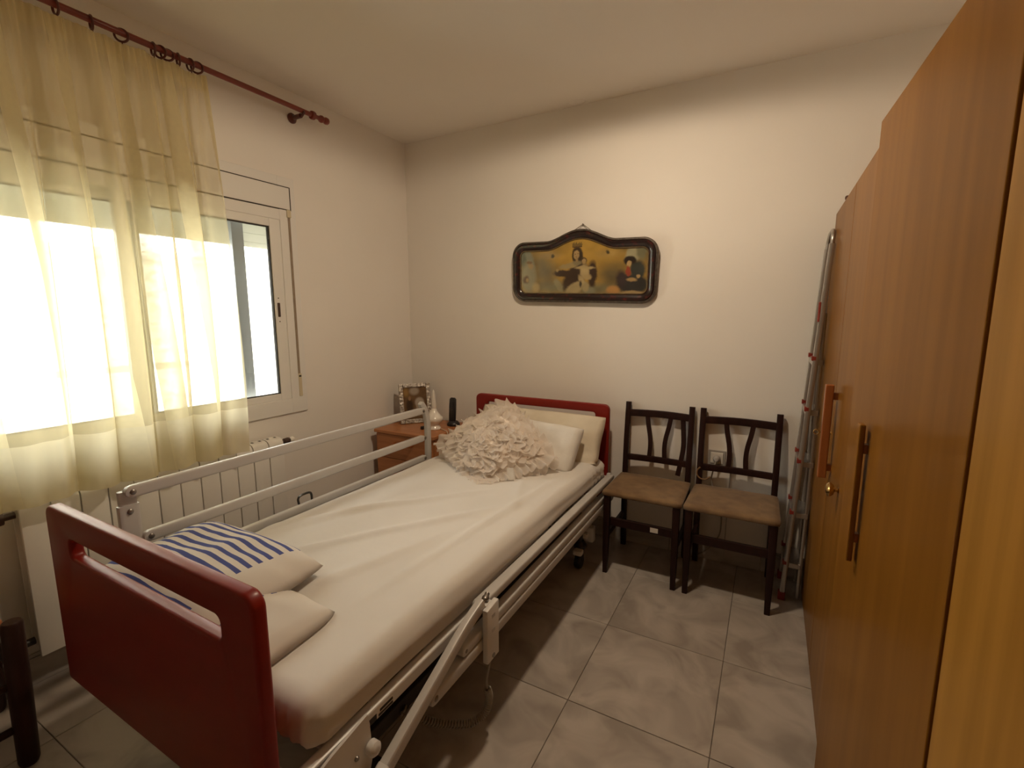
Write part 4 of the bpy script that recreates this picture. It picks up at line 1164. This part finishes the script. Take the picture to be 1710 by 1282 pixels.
for z in (0.90, 1.105): obj('handle_post', B((-0.009, 0.486, z - 0.010), (0.0005, 0.502, z + 0.010), mx=mx), M['handlewood'], d3)
for d, yy in ((doors[0], -0.44), (d3, -1.575)):
    bm = LT([(0.006, 0.0), (0.008, 0.004), (0.008, 0.012), (0.004, 0.016)], (FX + 0.006, yy, WT + 0.004), (0, 0, 1), 10)
    obj('top_stop', bm, M['darkgap'], d, smooth=True)

# ------------------------------------------------------------------ devotional print in its arched frame
pic = thing('framed_picture', 'dark arched frame with an old devotional print on the back wall', 'picture', (1.355, 0, 1.66))
PW, PH = 0.912, 0.365
def outline(inset, n=180):
    """arched outline with rounded corners, centred on (0,0); inset shrinks it"""
    w, h, r = PW / 2 - inset, PH / 2 - inset, max(0.012, 0.085 - inset * 0.9)
    pts = []
    def arc(cx, cz, a0, a1, k):
        for i in range(k):
            a = math.radians(a0 + (a1 - a0) * i / k); pts.append((cx + r * math.cos(a), cz + r * math.sin(a)))
    arc(w - r, -h + r, -90, 0, 16); arc(w - r, h - r, 0, 90, 16)
    k = 60
    for i in range(k):
        x = (w - r) - 2 * (w - r) * i / k
        ax = abs(x); z = h
        if ax < 0.215: z += 0.062 * (0.5 + 0.5 * math.cos(math.pi * ax / 0.215)) ** 0.8
        pts.append((x, z))
    arc(-w + r, h - r, 90, 180, 16); arc(-w + r, -h + r, 180, 270, 16)
    for i in range(30): pts.append((-(w - r) + 2 * (w - r) * i / 30, -h))
    return pts
pm = Matrix.Translation((1.357, 0, 1.650)) @ Matrix.Rotation(math.radians(1.7), 4, 'Y')
def lean(z): return -0.022 - 0.030 * (z + PH / 2) / PH
def ringset(levels, name, mt):
    bm = bmesh.new(); rings = []
    for ins, dep in levels:
        rings.append([bm.verts.new(pm @ V((x, lean(z) - dep, z))) for x, z in outline(ins)])
    for a, b in zip(rings, rings[1:]):
        for k in range(len(a)): bm.faces.new((a[k], a[(k + 1) % len(a)], b[(k + 1) % len(a)], b[k]))
    return obj(name, bm, mt, pic, smooth=True)
ringset([(0.0, -0.016), (0.0, 0.004), (0.003, 0.008), (0.010, 0.009), (0.013, 0.006)], 'outer_edge', M['pewter'])
ringset([(0.013, 0.006), (0.018, 0.011), (0.030, 0.011), (0.044, 0.005), (0.050, 0.0)], 'frame', M['tortoise'])
ringset([(0.050, 0.0), (0.052, 0.003), (0.056, 0.003), (0.058, -0.004)], 'inner_edge', M['gilt'])
# the print itself: soft painted shapes
IW, IH = PW / 2 - 0.056, PH / 2 - 0.056
OUT = outline(0.0565)
def top_z(x):
    return IH + (0.062 * (0.5 + 0.5 * math.cos(math.pi * abs(x) / 0.215)) ** 0.8 if abs(x) < 0.215 else 0)
gold, dgold, pale, brown, dbrown = (0.42, 0.255, 0.045), (0.20, 0.135, 0.04), (0.46, 0.38, 0.20), (0.045, 0.022, 0.014), (0.02, 0.012, 0.010)
skin, green, dgreen = (0.42, 0.29, 0.13), (0.16, 0.15, 0.085), (0.06, 0.062, 0.045)
def print_col(u, v):
    q_ = V((u * 22, v * 11, 3)); u += 0.007 * noise.noise(q_) + 0.004 * noise.noise(q_ * 2.7); v += 0.016 * noise.noise(q_ + V((4, 9, 2))) + 0.009 * noise.noise(q_ * 2.7 + V((1, 2, 3)))
    n1 = noise.noise(V((u * 6, v * 4, 2))); n2 = noise.noise(V((u * 14, v * 8, 5)))
    c = mixc(gold, dgold, min(1, max(0, 0.25 + 0.9 * n1 + abs(u - 0.5) * 1.1)))
    c = mixc(c, (0.50, 0.31, 0.06), 0.8 * ell(u, v, 0.50, 0.75, 0.20, 0.45, 0.6))
    c = mixc(c, dgreen, 0.7 * ell(u, v, 0.20, 0.40, 0.10, 0.16, 0.7)); c = mixc(c, dgreen, 0.7 * ell(u, v, 0.74, 0.36, 0.11, 0.14, 0.7))
    c = mixc(c, green, 0.8 * ell(u, v, 0.40, 0.10, 0.22, 0.10, 0.6)); c = mixc(c, green, 0.8 * ell(u, v, 0.66, 0.08, 0.18, 0.09, 0.6))
    c = mixc(c, (0.32, 0.24, 0.12), 0.5 * ell(u, v, 0.26, 0.72, 0.07, 0.06, 0.6)); c = mixc(c, (0.40, 0.28, 0.10), 0.6 * ell(u, v, 0.72, 0.72, 0.08, 0.07, 0.6))
    for cu, cv in ((0.275, 0.70), (0.71, 0.74)): c = mixc(c, (0.05, 0.04, 0.02), ell(u, v, cu, cv, 0.014, 0.035, 0.4))
    # figure at the left: pale winged shape
    c = mixc(c, (0.25, 0.26, 0.19), ell(u, v, 0.055, 0.70, 0.045, 0.27, 0.2, 0.15)); c = mixc(c, (0.12, 0.13, 0.09), ell(u, v, 0.02, 0.66, 0.028, 0.24, 0.3, 0.1))
    c = mixc(c, (0.30, 0.28, 0.18), ell(u, v, 0.065, 0.30, 0.065, 0.30, 0.25)); c = mixc(c, skin, ell(u, v, 0.085, 0.52, 0.02, 0.055, 0.3))
    c = mixc(c, (0.20, 0.12, 0.05), ell(u, v, 0.075, 0.585, 0.024, 0.03, 0.3)); c = mixc(c, (0.13, 0.07, 0.04), ell(u, v, 0.045, 0.26, 0.028, 0.075, 0.3)); c = mixc(c, skin, ell(u, v, 0.058, 0.25, 0.014, 0.045, 0.3))
    c = mixc(c, (0.48, 0.36, 0.16), 0.8 * ell(u, v, 0.13, 0.10, 0.03, 0.09, 0.4))
    # seated figure: cloak, sleeve, robe, veil
    c = mixc(c, brown, ell(u, v, 0.455, 0.27, 0.085, 0.28, 0.12, -0.15)); c = mixc(c, brown, ell(u, v, 0.365, 0.37, 0.085, 0.065, 0.18, -0.12))
    c = mixc(c, brown, ell(u, v, 0.595, 0.35, 0.036, 0.24, 0.2)); c = mixc(c, brown, ell(u, v, 0.50, 0.46, 0.075, 0.10, 0.2))
    c = mixc(c, (0.36, 0.28, 0.13), ell(u, v, 0.405, 0.515, 0.085, 0.045, 0.2, 0.45)); c = mixc(c, skin, ell(u, v, 0.315, 0.43, 0.012, 0.03, 0.3))
    c = mixc(c, (0.38, 0.30, 0.15), ell(u, v, 0.455, 0.08, 0.060, 0.15, 0.2, -0.35)); c = mixc(c, (0.27, 0.24, 0.13), ell(u, v, 0.325, 0.14, 0.026, 0.13, 0.25, 0.2))
    c = mixc(c, (0.24, 0.23, 0.15), ell(u, v, 0.575, 0.05, 0.045, 0.07, 0.3))
    c = mixc(c, (0.045, 0.028, 0.016), ell(u, v, 0.475, 0.70, 0.044, 0.165, 0.12)); c = mixc(c, (0.26, 0.22, 0.12), ell(u, v, 0.475, 0.565, 0.036, 0.04, 0.3))
    c = mixc(c, skin, ell(u, v, 0.468, 0.715, 0.023, 0.085, 0.15)); c = mixc(c, (0.33, 0.22, 0.10), ell(u, v, 0.474, 0.62, 0.012, 0.04, 0.3))
    for cu, cv, ru, rv in ((0.459, 0.728, 0.0045, 0.008), (0.478, 0.728, 0.0045, 0.008), (0.468, 0.672, 0.005, 0.006)): c = mixc(c, (0.10, 0.05, 0.02), ell(u, v, cu, cv, ru, rv, 0.5))
    # crown
    if 0.845 < v < 0.955 and abs(u - 0.476) < 0.040:
        k = 0.905 + 0.045 * abs(math.sin((u - 0.476) * math.pi / 0.018))
        if v < k: c = (0.17, 0.11, 0.035) if v > 0.865 else (0.085, 0.05, 0.02)
    # child
    c = mixc(c, (0.44, 0.34, 0.17), ell(u, v, 0.535, 0.40, 0.036, 0.135, 0.2)); c = mixc(c, (0.42, 0.33, 0.16), ell(u, v, 0.535, 0.475, 0.075, 0.03, 0.25, -0.05))
    c = mixc(c, (0.07, 0.04, 0.02), ell(u, v, 0.528, 0.605, 0.024, 0.065, 0.2)); c = mixc(c, skin, ell(u, v, 0.528, 0.585, 0.017, 0.05, 0.2))
    c = mixc(c, (0.44, 0.34, 0.17), ell(u, v, 0.515, 0.24, 0.022, 0.10, 0.25, 0.25)); c = mixc(c, (0.42, 0.32, 0.15), ell(u, v, 0.56, 0.30, 0.03, 0.05, 0.3))
    c = mixc(c, (0.05, 0.04, 0.03), ell(u, v, 0.505, 0.17, 0.010, 0.06, 0.4)); c = mixc(c, (0.36, 0.29, 0.15), ell(u, v, 0.545, 0.12, 0.022, 0.09, 0.3))
    # figure at the right: dark cloak, red sash, wing
    c = mixc(c, (0.34, 0.31, 0.19), ell(u, v, 0.915, 0.76, 0.062, 0.24, 0.15, -0.2)); c = mixc(c, (0.17, 0.16, 0.09), ell(u, v, 0.955, 0.78, 0.035, 0.19, 0.3))
    c = mixc(c, (0.03, 0.028, 0.026), ell(u, v, 0.90, 0.17, 0.105, 0.18, 0.15)); c = mixc(c, (0.035, 0.04, 0.035), ell(u, v, 0.93, 0.42, 0.055, 0.16, 0.2)); c = mixc(c, (0.045, 0.03, 0.03), ell(u, v, 0.815, 0.25, 0.04, 0.16, 0.3))
    c = mixc(c, dbrown, ell(u, v, 0.872, 0.585, 0.045, 0.085, 0.15)); c = mixc(c, skin, ell(u, v, 0.868, 0.53, 0.020, 0.055, 0.2)); c = mixc(c, (0.30, 0.05, 0.025), ell(u, v, 0.862, 0.40, 0.018, 0.085, 0.2))
    c = mixc(c, (0.36, 0.25, 0.11), ell(u, v, 0.89, 0.25, 0.035, 0.035, 0.3, 0.6)); c = mixc(c, skin, ell(u, v, 0.935, 0.31, 0.014, 0.03, 0.3))
    c = mixc(c, (0.42, 0.22, 0.07), ell(u, v, 0.755, 0.06, 0.048, 0.085, 0.25)); c = mixc(c, (0.36, 0.26, 0.12), ell(u, v, 0.90, 0.0, 0.09, 0.05, 0.3))
    f = 0.92 + 0.18 * n2
    return tuple(x * f for x in c)
def place_print(u, v):
    x = -IW + 2 * IW * u
    zt = top_z(x) * 0.998; z = -IH + (zt + IH) * v
    r = 0.024
    ex = abs(x) - (IW - r)
    if ex > 0:
        s = r - math.sqrt(max(0, r * r - ex * ex)); z = min(max(z, -IH + s), IH - s)
    return pm @ V((x, lean(z) + 0.003, z))
def print_colour(u, v):
    x = -IW + 2 * IW * u
    z = -IH + (top_z(x) + IH) * v
    return print_col(u, (z + IH) / (2 * IH + 0.062))
painted('print', 300, 130, place_print, print_colour, M['print'], pic)
bm = bmesh.new()
OB = outline(0.004)
vs = [bm.verts.new(pm @ V((x, lean(z) + 0.012, z))) for x, z in OB]
bm.faces.new(vs)
obj('back_board', bm, M['blackmetal'], pic)
obj('hanging_wire', T([(1.272, -0.030, 1.872), (1.360, -0.008, 1.928), (1.450, -0.030, 1.862)], 0.0022, seg=6, up=(0, 1, 0)), M['gilt'], pic)
obj('nail', LT([(0.003, 0), (0.003, 0.012), (0.005, 0.013), (0.004, 0.016)], (1.360, 0.0, 1.928), (0, -1, 0), 8), M['bolt'], pic)

# ------------------------------------------------------------------ rustic chair at the lower left edge
rc = thing('rush_seat_chair', 'low rustic chair with dark round legs and rush seat below the curtain', 'chair', (0.22, -2.55, 0))
def rpost(x, y, lean_x, lean_y, top=0.478):
    pts = [(x, y, 0.0), (x + lean_x * 0.1, y + lean_y * 0.1, 0.012), (x + lean_x * 0.5, y + lean_y * 0.5, top / 2), (x + lean_x, y + lean_y, top - 0.006), (x + lean_x, y + lean_y, top)]
    obj('leg', T(pts, [0.022, 0.026, 0.028, 0.026, 0.022], seg=16, up=(0, 1, 0)), M['stool'], rc, smooth=True)
rpost(0.424, -2.372, 0.0, 0.012); rpost(0.428, -2.745, -0.03, -0.01)
rpost(0.055, -2.352, 0.005, 0.018, 0.46); rpost(0.055, -2.745, 0.005, -0.01, 0.46)
def rung(a, b, r=0.012): obj('rung', T([a, b], [r, r], seg=10), M['stool'], rc, smooth=True)
rung((0.415, -2.365, 0.20), (0.056, -2.35, 0.20)); rung((0.405, -2.362, 0.31), (0.056, -2.35, 0.31), 0.013)
rung((0.42, -2.38, 0.13), (0.42, -2.74, 0.13)); rung((0.41, -2.38, 0.27), (0.41, -2.74, 0.27))
rung((0.056, -2.35, 0.2), (0.056, -2.74, 0.2)); rung((0.415, -2.745, 0.20), (0.056, -2.745, 0.20))
bm = rbox_grid((0.062, -2.742, 0.425), (0.372, -2.362, 0.470), 0.02, (14, 18, 3))
for v in bm.verts:
    v.co.z += 0.004 * math.sin(v.co.y * 2 * math.pi / 0.012) * (1 if v.co.z > 0.45 else 0)
obj('rush_seat', bm, M['rush'], rc, smooth='all')
